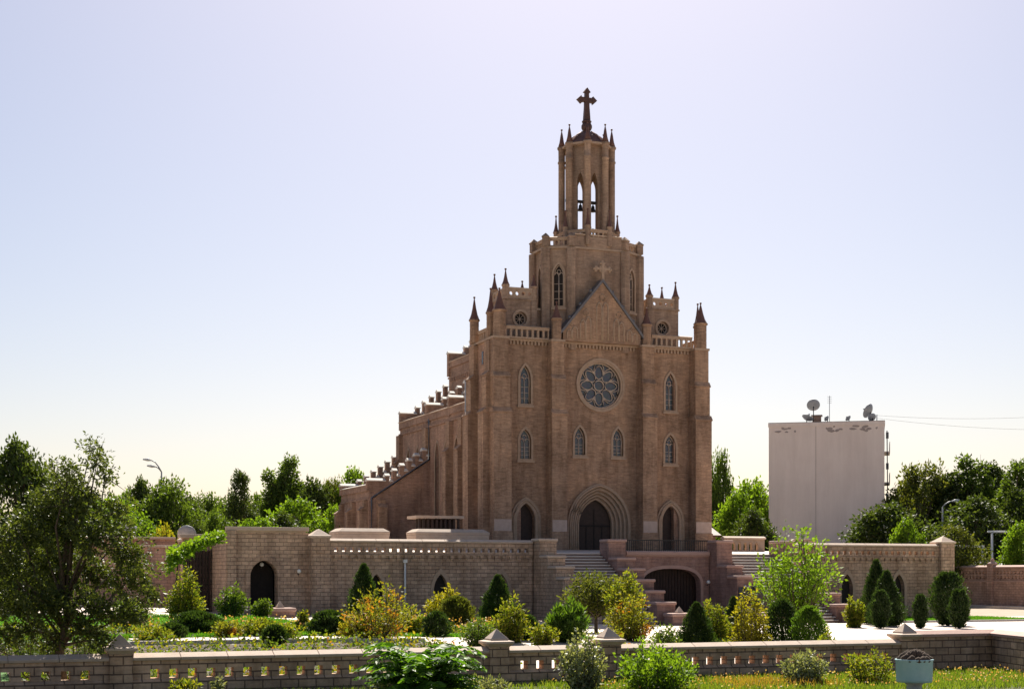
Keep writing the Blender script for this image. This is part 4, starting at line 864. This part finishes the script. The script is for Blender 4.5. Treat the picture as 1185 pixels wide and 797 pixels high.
def dish(loc, r, aim, label, el=35, mast=.8):
    d = empty('satellite_dish', loc, label, 'satellite dish', 'satellite dishes'); d["ow"] = [0, 0, 0]
    prof = [(max(.01, r * t), .22 * r * t * t * 2) for t in (0, .25, .5, .75, 1.)]; prof += [(r * 1.0, .44 * r + .03), (r * .75, .28 * r)]
    mb = MB(); mb.lathe((0, 0), prof, 22); mt = Matrix.Rotation(aim, 4, 'Z') @ Matrix.Rotation(R(90 - el), 4, 'X')
    mb.v = [tuple(mt @ Vector(p) + Vector((0, 0, mast))) for p in mb.v]; mb.build('reflector', M['greymetal'], None).parent = d
    MB().tube([(0, 0, -.05), (0, 0, mast)], .05).build('mast', M['ironwork'], None).parent = d
    a = mt @ Vector((0, 0, r * 1.1)) + Vector((0, 0, mast)); MB().tube([tuple(mt @ Vector((0, r * .9, r * .4)) + Vector((0, 0, mast))), tuple(a)], .03).build('feed_arm', M['ironwork'], None).parent = d
    MB().ball(tuple(a), .09).build('feed_head', M['greymetal'], None).parent = d; return d
def onroof(u, d): v = Matrix.Rotation(brz, 3, 'Z') @ Vector((u, d, 0)); return (bx + v.x, by + v.y, BZ + HB + .05)
dish(onroof(-1.3, 2.), .66, R(150), 'large tilted satellite dish standing above the roof chimney', 35, 1.75)
dish(onroof(-1.95, 1.5), .6, R(100), 'small dark satellite dish on the roof edge left of the chimney', 60, .35)
dish(onroof(.1, 1.5), .3, R(200), 'small bluish satellite dish right beside the roof chimney', 30, .4)
dish(onroof(2.2, 1.5), .32, R(200), 'small satellite dish alone in the middle of the roof edge', 40, .35)
dish(onroof(4.3, 1.5), .75, R(205), 'large tilted satellite dish at the right end of the roof', 25, 1.0)
dish(onroof(4.5, 1.0), .42, R(170), 'small satellite dish low at the right roof corner', 30, .35)
x, y = at(147, 84); dish((x, y, 3.9), .5, R(100), 'white satellite dish seen edge-on over the far left wall', 30, .75)
x, y = at(216, 98); dish((x, y, 4.1), .6, R(170), 'round grey satellite dish next to the gatehouse wing', 25, .75)
an = empty('roof_antenna', onroof(.25, 3), 'thin mast antenna on the apartment roof', 'antenna')
MB().tube([tuple(an["ow"]), (an["ow"][0], an["ow"][1], an["ow"][2] + 2.9)], .035).build('mast', M['greymetal'], an)
mb = MB()
for k in range(4): z = an["ow"][2] + 2.2 + k * .2; mb.tube([(an["ow"][0] - .25, an["ow"][1], z), (an["ow"][0] + .25, an["ow"][1], z)], .02)
mb.build('element', M['greymetal'], an)
a_ = Vector(onroof(4.9, 1.2)); 
for k, (dz, lab) in enumerate(((.62, 'upper thin cable strung from the apartment roof to the right'), (.35, 'lower thin cable strung from the apartment roof to the right'))):
    e = Vector((a_.x + 27 + k * 3, a_.y - 4 + 2 * k, a_.z + 1.9 - k * 1.6)); p0 = a_ + Vector((0, 0, dz))
    tag(MB().tube([p0.lerp(e, s) - Vector((0, 0, 2.4 * s * (1 - s))) for s in [i / 14 for i in range(15)]], .013, 5).build('overhead_cable', M['greymetal']), lab, 'cable', 'cables from the roof')
cm = empty('cable_bracket', a_, 'short cable post on the right corner of the apartment roof', 'post'); MB().tube([tuple(a_ - Vector((0, 0, .02))), tuple(a_ + Vector((0, 0, .7)))], .05).build('pole', M['greymetal'], cm)

# ================================================================== street furniture behind
def lamp(px, Z, ytop, label, arms):
    x, y = at(px, Z); g = 0; H = ZE + (YH - ytop) * Z / F; t = empty('street_lamp', (x, y, g), label, 'street lamp')
    MB().tube([(x, y, -.3), (x, y, H * .55), (x, y, H)], [.14, .11, .07], 8).build('pole', M['greymetal'], t)
    for dx, dz in arms:
        rx, ry = CT, -ST
        p = [(x + rx * dx * s, y + ry * dx * s, H + dz * math.sin(s * 1.57)) for s in (0, .3, .65, 1)]; MB().tube(p, .055, 6).build('arm', M['greymetal'], t)
        e = p[-1]; hd = MB(); hd.tube([e, (e[0] + rx * math.copysign(.35, dx), e[1] + ry * math.copysign(.35, dx), e[2] + .06), (e[0] + rx * math.copysign(.75, dx), e[1] + ry * math.copysign(.75, dx), e[2] + .1)], [.05, .14, .07], 8); hd.build('lamp_head', M['whitemetal'], t)
lamp(187, 130, 546, 'tall curved double-armed street lamp rising over the left trees', [(-.85, 1.0), (-.5, .45)])
lamp(1091, 140, 586, 'grey street lamp with one angled head in front of the right trees', [(.8, .5)])
def pipe_frame(px0, px1, ytop, Z, pposts, label):
    z = ZE + (YH - ytop) * Z / F; t = empty('overhead_pipe', (*at(px0, Z), -.3), label, 'pipe frame', 'white pipe frames by the road')
    MB().tube([(*at(px0, Z), z), (*at(px1, Z), z)], .09, 8).build('crossbar', M['whitemetal'], t)
    for p in pposts: MB().tube([(*at(p, Z), -.3), (*at(p, Z), z - .08)], .085, 8).build('post', M['whitemetal'], t)
pipe_frame(1143, 1196, 615, 128, [1148, 1190], 'higher white pipe frame at the right edge of the picture')
pipe_frame(1098, 1139, 632, 128, [1100, 1137], 'lower white pipe frame just right of the terrace end pillar')
def car(px, Z, ztop, label, mat, ang):
    x, y = at(px, Z); t = empty('parked_car', (x, y, ztop - 1.45), label, 'car'); g = ztop - 1.45
    rt = Matrix.Rotation(ang, 3, 'Z'); fr = lambda u, d, v: Vector((x, y, g + v)) + rt @ Vector((u, d, 0))
    body = [(-2.1, .3), (2.1, .3), (2.15, .7), (1.9, .85), (1.0, .92), (-1.7, .95), (-2.15, .85)]
    MB().plate(fr, body, [], -.82, .82).build('body', M[mat], t, bevel=.06)
    MB().plate(fr, [(-1.75, .955), (1.0, .925), (.35, 1.38), (-.2, 1.45), (-1.0, 1.42)], [], -.70, .70).build('cabin', M['glass'], t, bevel=.05)
    MB().plate(fr, [(.3, 1.405), (-.2, 1.47), (-1.05, 1.435)], [], -.66, .66).build('roof', M[mat], t)
    for u in (-1.3, 1.35):
        for d in (-.84, .66):
            w_ = MB().plate(fr, circle(u, .31, .31, 18), [], d, d + .18).build('wheel', M['rubber'], t); MB().plate(fr, circle(u, .31, .17, 12), [], d - .01, d - .001).build('rim', M['greymetal'], w_)
    return t
c_ = car(1175, 125, 3.35, 'pale blue white car with a yellow roof sign beyond the right boundary wall', 'carblue', R(0)); ow = Vector(c_["ow"])
MB().box(ow.x - .45, ow.x - .05, ow.y - .1, ow.y + .1, ow.z + 1.5, ow.z + 1.66).build('roof_sign', M['yellow'], c_)
car(1146, 128, 3.5, 'dark car just showing over the right boundary wall', 'cardark', R(-10))

# ================================================================== TREES BEHIND
def proto(kind, seed, H, Rr, z0, n, nleaf, Ln, Wd, mat, shape, cr):
    t = clump_tree('tree', (0, 0, 0), 'x', 'tree', None, envelope_clumps(H, Rr, z0, n, seed, shape, cr), nleaf, Ln, Wd, L[mat], .02 * H + .05, seed); return t
PR = {'oak': proto('oak', 11, 10, 4.2, 1.6, 34, 13500, .38, .22, 'mid', 'oval', .36), 'oak2': proto('oak2', 12, 10, 4.4, 1.4, 38, 13500, .38, .22, 'bright', 'oval', .34),
      'darkoak': proto('dark', 13, 10, 4.2, 1.5, 36, 14250, .38, .2, 'dark', 'oval', .34), 'poplar': proto('pop', 14, 12, 2.2, 1.4, 30, 12000, .34, .18, 'mid', 'poplar', .48),
      'olive': proto('olive', 15, 10, 4.4, 1.2, 36, 12750, .38, .17, 'olive', 'oval', .33), 'pine': proto('pine', 16, 12, 3.4, 1.8, 34, 12000, .4, .13, 'dark', 'cone', .34),
      'darkpop': proto('dpop', 17, 12, 2.6, 1.4, 32, 12750, .34, .18, 'dark', 'poplar', .46), 'goldbush': proto('gold', 18, 5, 3, .3, 24, 5000, .3, .16, 'gold', 'oval', .36), 'bright': proto('br', 19, 10, 4.0, .8, 40, 14250, .36, .2, 'bright', 'oval', .33)}
PH = {'oak': (10, 4.2), 'oak2': (10, 4.4), 'darkoak': (10, 4.2), 'poplar': (12, 2.2), 'olive': (10, 4.4), 'pine': (12, 3.4), 'darkpop': (12, 2.6), 'goldbush': (5, 3), 'bright': (10, 4.)}
used = set(); kt = 0
def bgtree(kind, px, ytop, wpx, Z, label):
    global kt
    kt += 1; src = PR[kind]; H = ZE + (YH - ytop) * Z / F + .3; Rr = wpx / 2 * Z / F * 1.3
    t = copy_thing(src) if kind in used else src; used.add(kind)
    x, y = at(px, Z); t.location = (x, y, -.2); t.rotation_euler = (0, 0, kt * 2.1); h0, r0 = PH[kind]; t.scale = (Rr / r0 * 1.02, Rr / r0 * 1.02, H / h0 * .97)
    t.name = 'shrub' if kind == 'goldbush' else 'pine_tree' if kind == 'pine' else 'poplar' if kind in ('poplar', 'darkpop') else 'tree'
    t["category"] = 'shrub' if kind == 'goldbush' else 'tree'; tag(t, label, None, 'trees beyond the churchyard')
for a in [('darkoak', 22, 502, 92, 75, 'large dark tree at the left edge behind the big foreground tree'), ('oak', 72, 545, 80, 120, 'mid green tree showing between the left edge tree and the foreground tree'),
          ('oak2', 130, 566, 74, 135, 'light green round tree left of the curved street lamp'), ('darkoak', 165, 549, 52, 150, 'dark green tree directly left of the curved street lamp'),
          ('oak', 196, 549, 66, 128, 'broad mid green tree under the curved street lamp'), ('darkoak', 216, 568, 50, 140, 'small dark tree right of the curved street lamp'), ('oak', 238, 567, 44, 150, 'low mid green tree between the street lamp and the slim dark tree'),
          ('pine', 277, 540, 50, 125, 'slim dark feathery tree above the gatehouse'), ('oak', 300, 568, 40, 160, 'small hazy tree right of the feathery tree above the gatehouse'), ('poplar', 318, 540, 34, 150, 'lower of the two pointed trees left of the church'), ('poplar', 335, 524, 36, 150, 'tallest pointed tree left of the church'),
          ('darkoak', 362, 548, 54, 148, 'dark tree between the pointed trees and the church transept'), ('olive', 384, 545, 40, 150, 'olive green tree just left of the church transept'), ('bright', 408, 531, 44, 150, 'sunlit tree rising directly behind the church transept'),
          ('bright', 345, 568, 74, 118, 'bright green low tree behind the terrace pillar'), ('darkoak', 330, 590, 66, 110, 'low dark tree behind the right half of the gatehouse'), ('bright', 387, 577, 44, 112, 'bright low tree touching the church transept wall'), ('oak', 250, 590, 50, 112, 'low green tree behind the side wing'),
          ('goldbush', 190, 603, 48, 105, 'orange gold shrub behind the far left wall'), ('oak', 118, 596, 70, 108, 'low green tree behind the far left wall'), ('darkoak', 226, 600, 36, 106, 'small dark bushy tree behind the grey dish'),
          ('oak', 834, 516, 34, 150, 'tall tree partly hidden by the right corner of the church'), ('oak2', 872, 545, 62, 160, 'light green tree left of the white apartment block'), ('bright', 856, 560, 54, 130, 'sunlit yellow green tree between church and apartment block'), ('darkoak', 872, 585, 54, 118, 'low dark tree at the foot of the apartment block'),
          ('darkoak', 1026, 578, 84, 122, 'dark spreading tree overlapping the foot of the apartment block'), ('bright', 1050, 594, 40, 118, 'small bright tree in front of the dark spreading tree'), ('olive', 1066, 526, 78, 150, 'rounded olive tree right of the apartment block'),
          ('darkoak', 1050, 556, 60, 160, 'dark tree close behind the apartment block right edge'), ('darkpop', 1097, 542, 54, 150, 'dark upright tree behind the grey street lamp'), ('poplar', 1128, 523, 46, 150, 'tallest poplar on the right side'), ('darkpop', 1152, 531, 44, 156, 'dark poplar right of the tallest one'), ('poplar', 1176, 528, 46, 150, 'mid green poplar at the right edge of the picture'),
          ('darkoak', 1130, 570, 90, 138, 'wide dark tree filling the space under the right poplars'), ('olive', 1104, 603, 62, 126, 'grey green low tree behind the lower pipe frame'), ('bright', 1182, 598, 44, 122, 'bright yellow green tree at the right edge behind the pipe frame'), ('oak2', 150, 560, 60, 175, 'pale far tree just left of the street lamp pole'), ('oak', 260, 572, 60, 180, 'pale far tree between street lamp and slim feathery tree'), ('olive', 296, 575, 60, 172, 'olive far tree right behind the slim feathery tree'), ('oak2', 348, 553, 60, 176, 'pale far tree in the gap right of the tallest pointed tree'), ('olive', 104, 560, 60, 172, 'olive far tree behind the top of the foreground tree'), ('oak', 395, 556, 50, 176, 'pale far tree against the transept edge'), ('bright', 300, 592, 60, 108, 'bright low tree right above the gatehouse coping'), ('oak2', 160, 588, 70, 110, 'light green low tree behind the edge-on white dish'), ('darkoak', 1180, 560, 60, 145, 'dark broad tree at the right edge under the poplars')]: bgtree(*a)

# ================================================================== NEAR TREE, SHRUBS
sc = F / 32.6; rd = random.Random(2)
cl = [(97, 512, 15, .35), (104, 532, 17, .45), (122, 527, 13, .4), (88, 548, 20, .7), (116, 548, 16, .5), (66, 570, 24, 1), (45, 592, 28, 1), (95, 580, 28, 1), (132, 588, 20, .9), (25, 618, 26, 1), (72, 615, 34, 1.1), (118, 620, 30, 1.1), (152, 640, 24, 1), (8, 655, 26, 1), (52, 655, 34, 1.2), (98, 662, 34, 1.2), (146, 668, 30, 1.1), (172, 690, 16, .9),
      (20, 700, 26, 1), (66, 700, 32, 1.2), (118, 702, 28, 1.1), (158, 708, 20, 1), (36, 728, 18, .8), (100, 728, 20, .8), (-10, 620, 24, 1), (140, 612, 16, .7), (60, 535, 10, .25), (60, 742, 20, .9), (15, 735, 18, .9), (125, 738, 16, .7), (-15, 690, 26, 1), (-15, 740, 20, .8)]
xs, ys = at(76, 32.6)
cc = [((a - 76) / sc * CT, -(a - 76) / sc * ST, ZE + (YH - b) / sc + .25, c / sc, d) for a, b, c, d in cl]
cc = [(c[0] + dy * ST, c[1] + dy * CT, c[2], c[3], c[4]) for c in cc for dy in [rd.uniform(-.6, .6)]]
clump_tree('willow_like_tree', (xs, ys, -.25), 'large dark small-leaved tree with wispy top over the left end of the garden wall', 'tree', None, cc, 31000, .10, .042, L['near'], .11, 21, trunk_top=4.4)
G1 = 'clipped conifers by the right terrace wall'
thuja('conifer', 1014, 80, 647, 44, 'tall pointed conifer, rearmost of the cluster by the right terrace wall', L['thuja'], G1, 'cone', 3400, 31)
thuja('conifer', 1026, 77, 660, 46, 'broad pointed conifer at the centre of the right-hand cluster', L['thuja'], G1, 'cone', 3600, 32)
thuja('conifer', 1019, 74, 683, 20, 'small egg-shaped conifer in front of the right-hand cluster', L['thuja'], G1, 'oval', 1800, 33)
thuja('conifer', 1065, 74, 688, 14, 'small lone egg-shaped conifer on the right lawn', L['thuja'], G1, 'oval', 1500, 34)
thuja('conifer', 1097, 78, 661, 38, 'thick round-topped conifer near the right end pillar', L['thuja'], G1, 'oval', 3400, 35)
thuja('conifer', 1110, 74, 682, 21, 'small oval conifer in front of the thick round-topped one', L['thuja'], G1, 'oval', 1800, 36)
bush('shrub', 989, 75, 688, 26, 'small yellow green shrub under the right terrace arch', L['goldgreen'], None, 12, 900, seed=37)
thuja('conifer', 421, 74, 652, 42, 'dark pointed conifer against the left terrace wall by the drainpipe', L['thuja'], None, 'cone', 3400, 38)
thuja('conifer', 576, 72, 665, 46, 'pointed conifer covering an arch of the left terrace wall', L['thuja'], None, 'cone', 3400, 39)
bush('shrub', 514, 68, 677, 48, 'yellow shrub under the middle arch of the left terrace wall', L['gold'], None, 16, 1300, seed=40, bare=.35)
thuja('conifer', 528, 56, 690, 40, 'bushy round-shouldered conifer in front of the yellow shrub', L['olive'], None, 'round', 3000, 41)
bush('columnar_shrub', 590, 47, 678, 46, 'upright gold green shrub behind the garden wall post', L['goldgreen'], None, 18, 1700, seed=42, up=.75, bare=.1)
bush('small_tree', 440, 46, 670, 92, 'open small tree turning orange behind the fern-leaved bush', L['orange'], None, 26, 1500, seed=43, up=.65, bare=.25)
bush('shrub', 657, 48, 690, 48, 'light green feathery shrub left of the small round tree', L['thujalight'], None, 18, 2600, Ln=.20, Wd=.05, seed=44, up=.6, up_leaf=1.1)
bush('small_tree', 690, 60, 655, 78, 'small broad tree with a bare trunk before the left stairs', L['olive'], None, 34, 2800, seed=45, up=.55, trunk=.24, cat='tree', bare=.3)
bush('small_tree', 722, 58, 656, 46, 'slender green tree overlapping the left stairs', L['goldgreen'], None, 20, 1500, seed=58, up=.5, trunk=.15, cat='tree', bare=.3)
bush('shrub', 729, 50, 682, 58, 'shrub with orange leaves in front of the left stairs', L['orange'], None, 20, 1500, seed=46, up=.6)
thuja('conifer', 806, 47, 697, 50, 'plump green conifer below the wide arch', L['thuja'], None, 'cone', 3400, 47)
bush('columnar_shrub', 826, 50, 686, 44, 'variegated leafy shrub right behind the plump conifer', L['goldgreen'], None, 18, 1600, seed=48, up=.7)
thuja('conifer', 849, 52, 690, 30, 'narrow dark conifer left of the golden shrub', L['thuja'], None, 'cone', 2200, 59)
bush('columnar_shrub', 868, 46, 672, 48, 'upright golden shrub below the right-hand stairs', L['gold'], None, 20, 2000, seed=49, up=.75, bare=.05)
thuja('conifer', 905, 47, 693, 38, 'dark bushy conifer beside the upright golden shrub', L['thuja'], None, 'round', 2800, 50)
thuja('conifer', 936, 46, 701, 40, 'rounded green conifer in front of the right-hand stairs', L['thujalight'], None, 'round', 3000, 51)
bush('sapling_tree', 921, 60, 604, 104, 'bright green open sapling rising in front of the right-hand stairs', L['bright'], None, 30, 1900, Ln=.18, Wd=.105, seed=52, up=.55, trunk=.14, cat='tree', bare=.22)
bush('shrub', 214, 58, 652, 46, 'bright yellow green leafy shrub in front of the side wing', L['goldgreen'], None, 22, 2200, seed=53, up=.7)
thuja('conifer', 227, 48, 708, 58, 'dark plump conifer behind the garden wall on the left', L['thuja'], None, 'round', 3600, 54)
bush('shrub', 268, 68, 678, 36, 'open green shrub before the gatehouse', L['mid'], None, 14, 900, seed=55, up=.4, bare=.3)
bush('shrub', 303, 70, 692, 24, 'small green shrub right before the gatehouse arch', L['mid'], None, 10, 600, seed=56, up=.4)
bush('columnar_shrub', 350, 50, 702, 20, 'thin yellow upright shrub before the terrace pillar', L['goldgreen'], None, 8, 700, seed=57, up=.8)
thuja('conifer', 381, 48, 707, 44, 'bushy dark green conifer left of the orange-leaved tree', L['thuja'], None, 'round', 3200, 60)
bush('shrub', 300, 47, 714, 48, 'low yellow green shrub between two dark conifers', L['goldgreen'], None, 16, 1100, seed=61, up=.5)
bush('shrub', 150, 52, 690, 60, 'green leafy shrub beside the big left tree', L['mid'], None, 18, 1400, seed=62)
for i, (k_, px_, Z_, yt_, w_, lab) in enumerate([('dark', 72, 33.9, 704, 130, 'dense dark shrub around the trunk of the big foreground tree'), ('dark', 28, 37, 705, 70, 'dark leafy shrub under the left side of the big foreground tree'), ('dark', 112, 37.5, 716, 56, 'dark leafy shrub just left of the first wall post'), ('goldgreen', 178, 44, 724, 46, 'low yellow green shrub right of the first wall post'), ('orange', 262, 46, 716, 34, 'small rust-tinged shrub between conifer and yellow green shrub'),
    ('goldgreen', 330, 45, 722, 30, 'low leafy shrub left of the thin yellow upright shrub'), ('gold', 408, 46, 716, 34, 'small golden shrub between dark conifer and orange-leaved tree'), ('mid', 552, 45, 712, 44, 'green shrub left of the upright gold green shrub'), ('goldgreen', 474, 50, 700, 40, 'green shrub left of the bushy round-shouldered conifer'),
    ('goldgreen', 628, 46, 716, 36, 'low shrub between the gold green and feathery shrubs'), ('orange', 706, 44, 722, 36, 'low rust-tinged shrub behind the second middle post'), ('mid', 770, 45, 722, 34, 'small green shrub left of the plump conifer'), ('goldgreen', 955, 44, 726, 26, 'small yellow green shrub right of the rounded green conifer')]):
    bush('shrub', px_, Z_, yt_, w_, lab, L[k_], None, 14, 800, seed=200 + i, up=.45, bare=.1)
for i, (px_, Z_, yt_, w_, lab) in enumerate([(200, 45.5, 722, 30, 'small dark conifer before the garden path on the left'), (318, 43.5, 724, 26, 'small dark round conifer left of the thin yellow shrub'), (505, 49, 708, 30, 'small dark conifer above the fern-leaved bush'), (610, 48, 712, 26, 'small dark conifer between the gold green and feathery shrubs')]):
    thuja('conifer', px_, Z_, yt_, w_, lab, L['thuja'], None, 'round', 1500, 230 + i)
# vine canopy by the side wing
vx, vy = at(222, 70); rng = np.random.default_rng(77); t = empty('climbing_vine', (vx, vy, .2), 'sunlit vine canopy spreading over a frame before the side wing', 'vine')
n = 2600; s = rng.uniform(0, 1, n); P = np.stack([(s - .45) * 2.6, rng.normal(0, .45, n), 3.2 + s * .75 + rng.normal(0, .12, n) - (1 - s) ** 2 * 1.0 * rng.uniform(0, 1, n)], 1)
for sx in (-.9, 1.2): pass
mb = MB(); woody(mb, [(-.7, 0, -.3), (-.72, .05, 1.6), (-.6, 0, 3.1)], .06, .03); woody(mb, [(-.6, 0, 3.1), (.4, 0, 3.6), (1.4, 0, 3.85)], .03, .012); mb.build('stem', M['bark'], None).parent = t
link('foliage', leaves_mesh('foliage', P, rng.normal(size=(n, 3)) * .6 + [.3, -.2, -.1], .17, .13, L['bright'], rng), t)
# in front of the garden wall
fern_bush('fern_leaved_bush', 488, 31.0, 726, 138, 'vivid green bush with long fern-like leaves in front of the garden wall', L['fern'], 64)
bush('shrub', 674, 33.2, 727, 62, 'pale-leaved shrub in front of the garden wall between the two middle posts', L['white'], None, 22, 1500, Ln=.10, Wd=.06, seed=71, up=.45, spread=1.)
bush('shrub', 758, 32.6, 742, 100, 'wide green shrub in front of the garden wall right of the middle posts', L['bright'], None, 30, 2600, Ln=.10, Wd=.055, seed=72, up=.45)
bush('shrub', 931, 35, 748, 54, 'round whitish-leaved shrub in front of the garden wall', L['white'], None, 22, 1500, Ln=.09, Wd=.05, seed=73, up=.4)
bush('shrub', 1006, 35.2, 750, 60, 'thin upright yellow green shrub beside the blue urn', L['goldgreen'], None, 14, 900, Ln=.09, Wd=.045, seed=74, up=.3)
bush('weed', 213, 31.8, 786, 34, 'spindly weed tops before the wall at bottom left', L['goldgreen'], None, 7, 260, Ln=.1, Wd=.045, seed=75, up=.2, bare=.5)
bush('weed', 252, 31.8, 783, 16, 'single spindly weed right of the bottom left weeds', L['white'], None, 4, 130, Ln=.1, Wd=.045, seed=76, up=.2, bare=.5)
bush('weed', 560, 31.4, 780, 60, 'pale low weeds under the garden wall right of the fern-leaved bush', L['white'], None, 14, 500, Ln=.1, Wd=.045, seed=78, up=.3, bare=.3)
bush('weed', 455, 31.2, 778, 60, 'low pale weeds under the fern-leaved bush', L['white'], None, 14, 500, Ln=.1, Wd=.045, seed=79, up=.3, bare=.3)
# ================================================================== GROUND COVER
def stuffpts(x0, x1, y0, y1, n, seed, zoff=.0, hz=.0, dens=None):
    rng = np.random.default_rng(seed); x = rng.uniform(x0, x1, n); y = rng.uniform(y0, y1, n)
    if dens is not None:
        k = dens(x, y) > rng.uniform(0, 1, n); x, y = x[k], y[k]
    z = np.array([gz(a, b) for a, b in zip(x, y)]) + zoff + rng.uniform(0, 1, len(x)) * hz
    return np.stack([x, y, z], 1)
def cover(name, P, mat, Ln, Wd, seed, up=1., sp=.35): o = scatter(name, P, mat, Ln, Wd, seed, up, sp); o["kind"] = 'stuff'
blot = lambda x, y: .5 + .5 * np.sin(x * 1.9 + np.sin(y * 1.3)) * np.sin(y * 2.3 + np.sin(x * 1.1))
cover('grass', stuffpts(13.5, 31, 27.5, 32.85, 26000, 81, .03), L['grass'], .17, .022, 81, 1., .4)
cover('grass', stuffpts(-2, 13.5, 29, 32.85, 7000, 82, .03), L['grass'], .14, .022, 82, 1., .4)
cover('dry_grass', stuffpts(17.0, 19.6, 29.0, 31.0, 700, 83, .03), L['drygrass'], .26, .02, 83, 1., .35)
cover('dry_grass', stuffpts(14, 24, 28.5, 32, 250, 84, .03), L['drygrass'], .22, .02, 84, 1., .35)
cover('wild_flowers', stuffpts(13.5, 27, 28, 32.5, 900, 85, .15, .1), L['flower'], .05, .05, 85, .2, 1.)
for k, a in enumerate([(1.2, 15.4, 55.5, 72.0), (49.4, 61.4, 68.9, 76.3), (22.6, 26.3, 61.6, 74.4), (1.2, 21.4, 46.1, 47.4)]): cover('lawn_grass', stuffpts(*a, 16000, 90 + k, .01), L['lawnblade'], .12, .03, 90 + k, 1., .5)
lumps = lambda x, y: np.clip(.55 + .9 * np.sin(x * 2.9 + np.sin(y * 2.1) * 1.5) * np.sin(y * 3.3 + np.sin(x * 1.7)), 0, 1)
def bedding(x0, x1, y0, y1, n, seed, hz=.4):
    for i, (m_, f_, dn) in enumerate((('goldgreen', .34, lumps), ('mid', .46, lambda x, y: lumps(x + 1.3, y + .7)), ('gold', .16, lambda x, y: np.clip(lumps(x * .35 + 4, y * .5) * 2 - 1, 0, 1)), ('orange', .14, lambda x, y: np.clip(lumps(x * .3 + 2, y * .4 + 1) * 2.4 - 1.4, 0, 1)))):
        cover('bedding_plants', stuffpts(x0, x1, y0, y1, int(n * f_), seed + i, .02, hz * (.7 + .15 * i), dn), L[m_], .12, .07, seed + i, .45, .8)
bedding(2.3, 21.3, 47.6, 52.3, 13000, 110, .3); bedding(2.3, 14.5, 34.0, 38.5, 9000, 120, .3); bedding(2.3, 14.5, 38.5, 43.1, 8000, 125, .4); bedding(15.1, 21.3, 55.5, 59.9, 9000, 130, .35); bedding(21.6, 25.7, 39.6, 43.5, 5000, 140, .25)
cover('flowers', stuffpts(6, 21.3, 47.6, 52.3, 700, 100, .3, .25, lumps), L['flower'], .09, .08, 100, .3, 1.)
cover('flowers', stuffpts(15.1, 21.3, 55.5, 59.9, 700, 101, .25, .25), L['flower'], .09, .08, 101, .3, 1.)
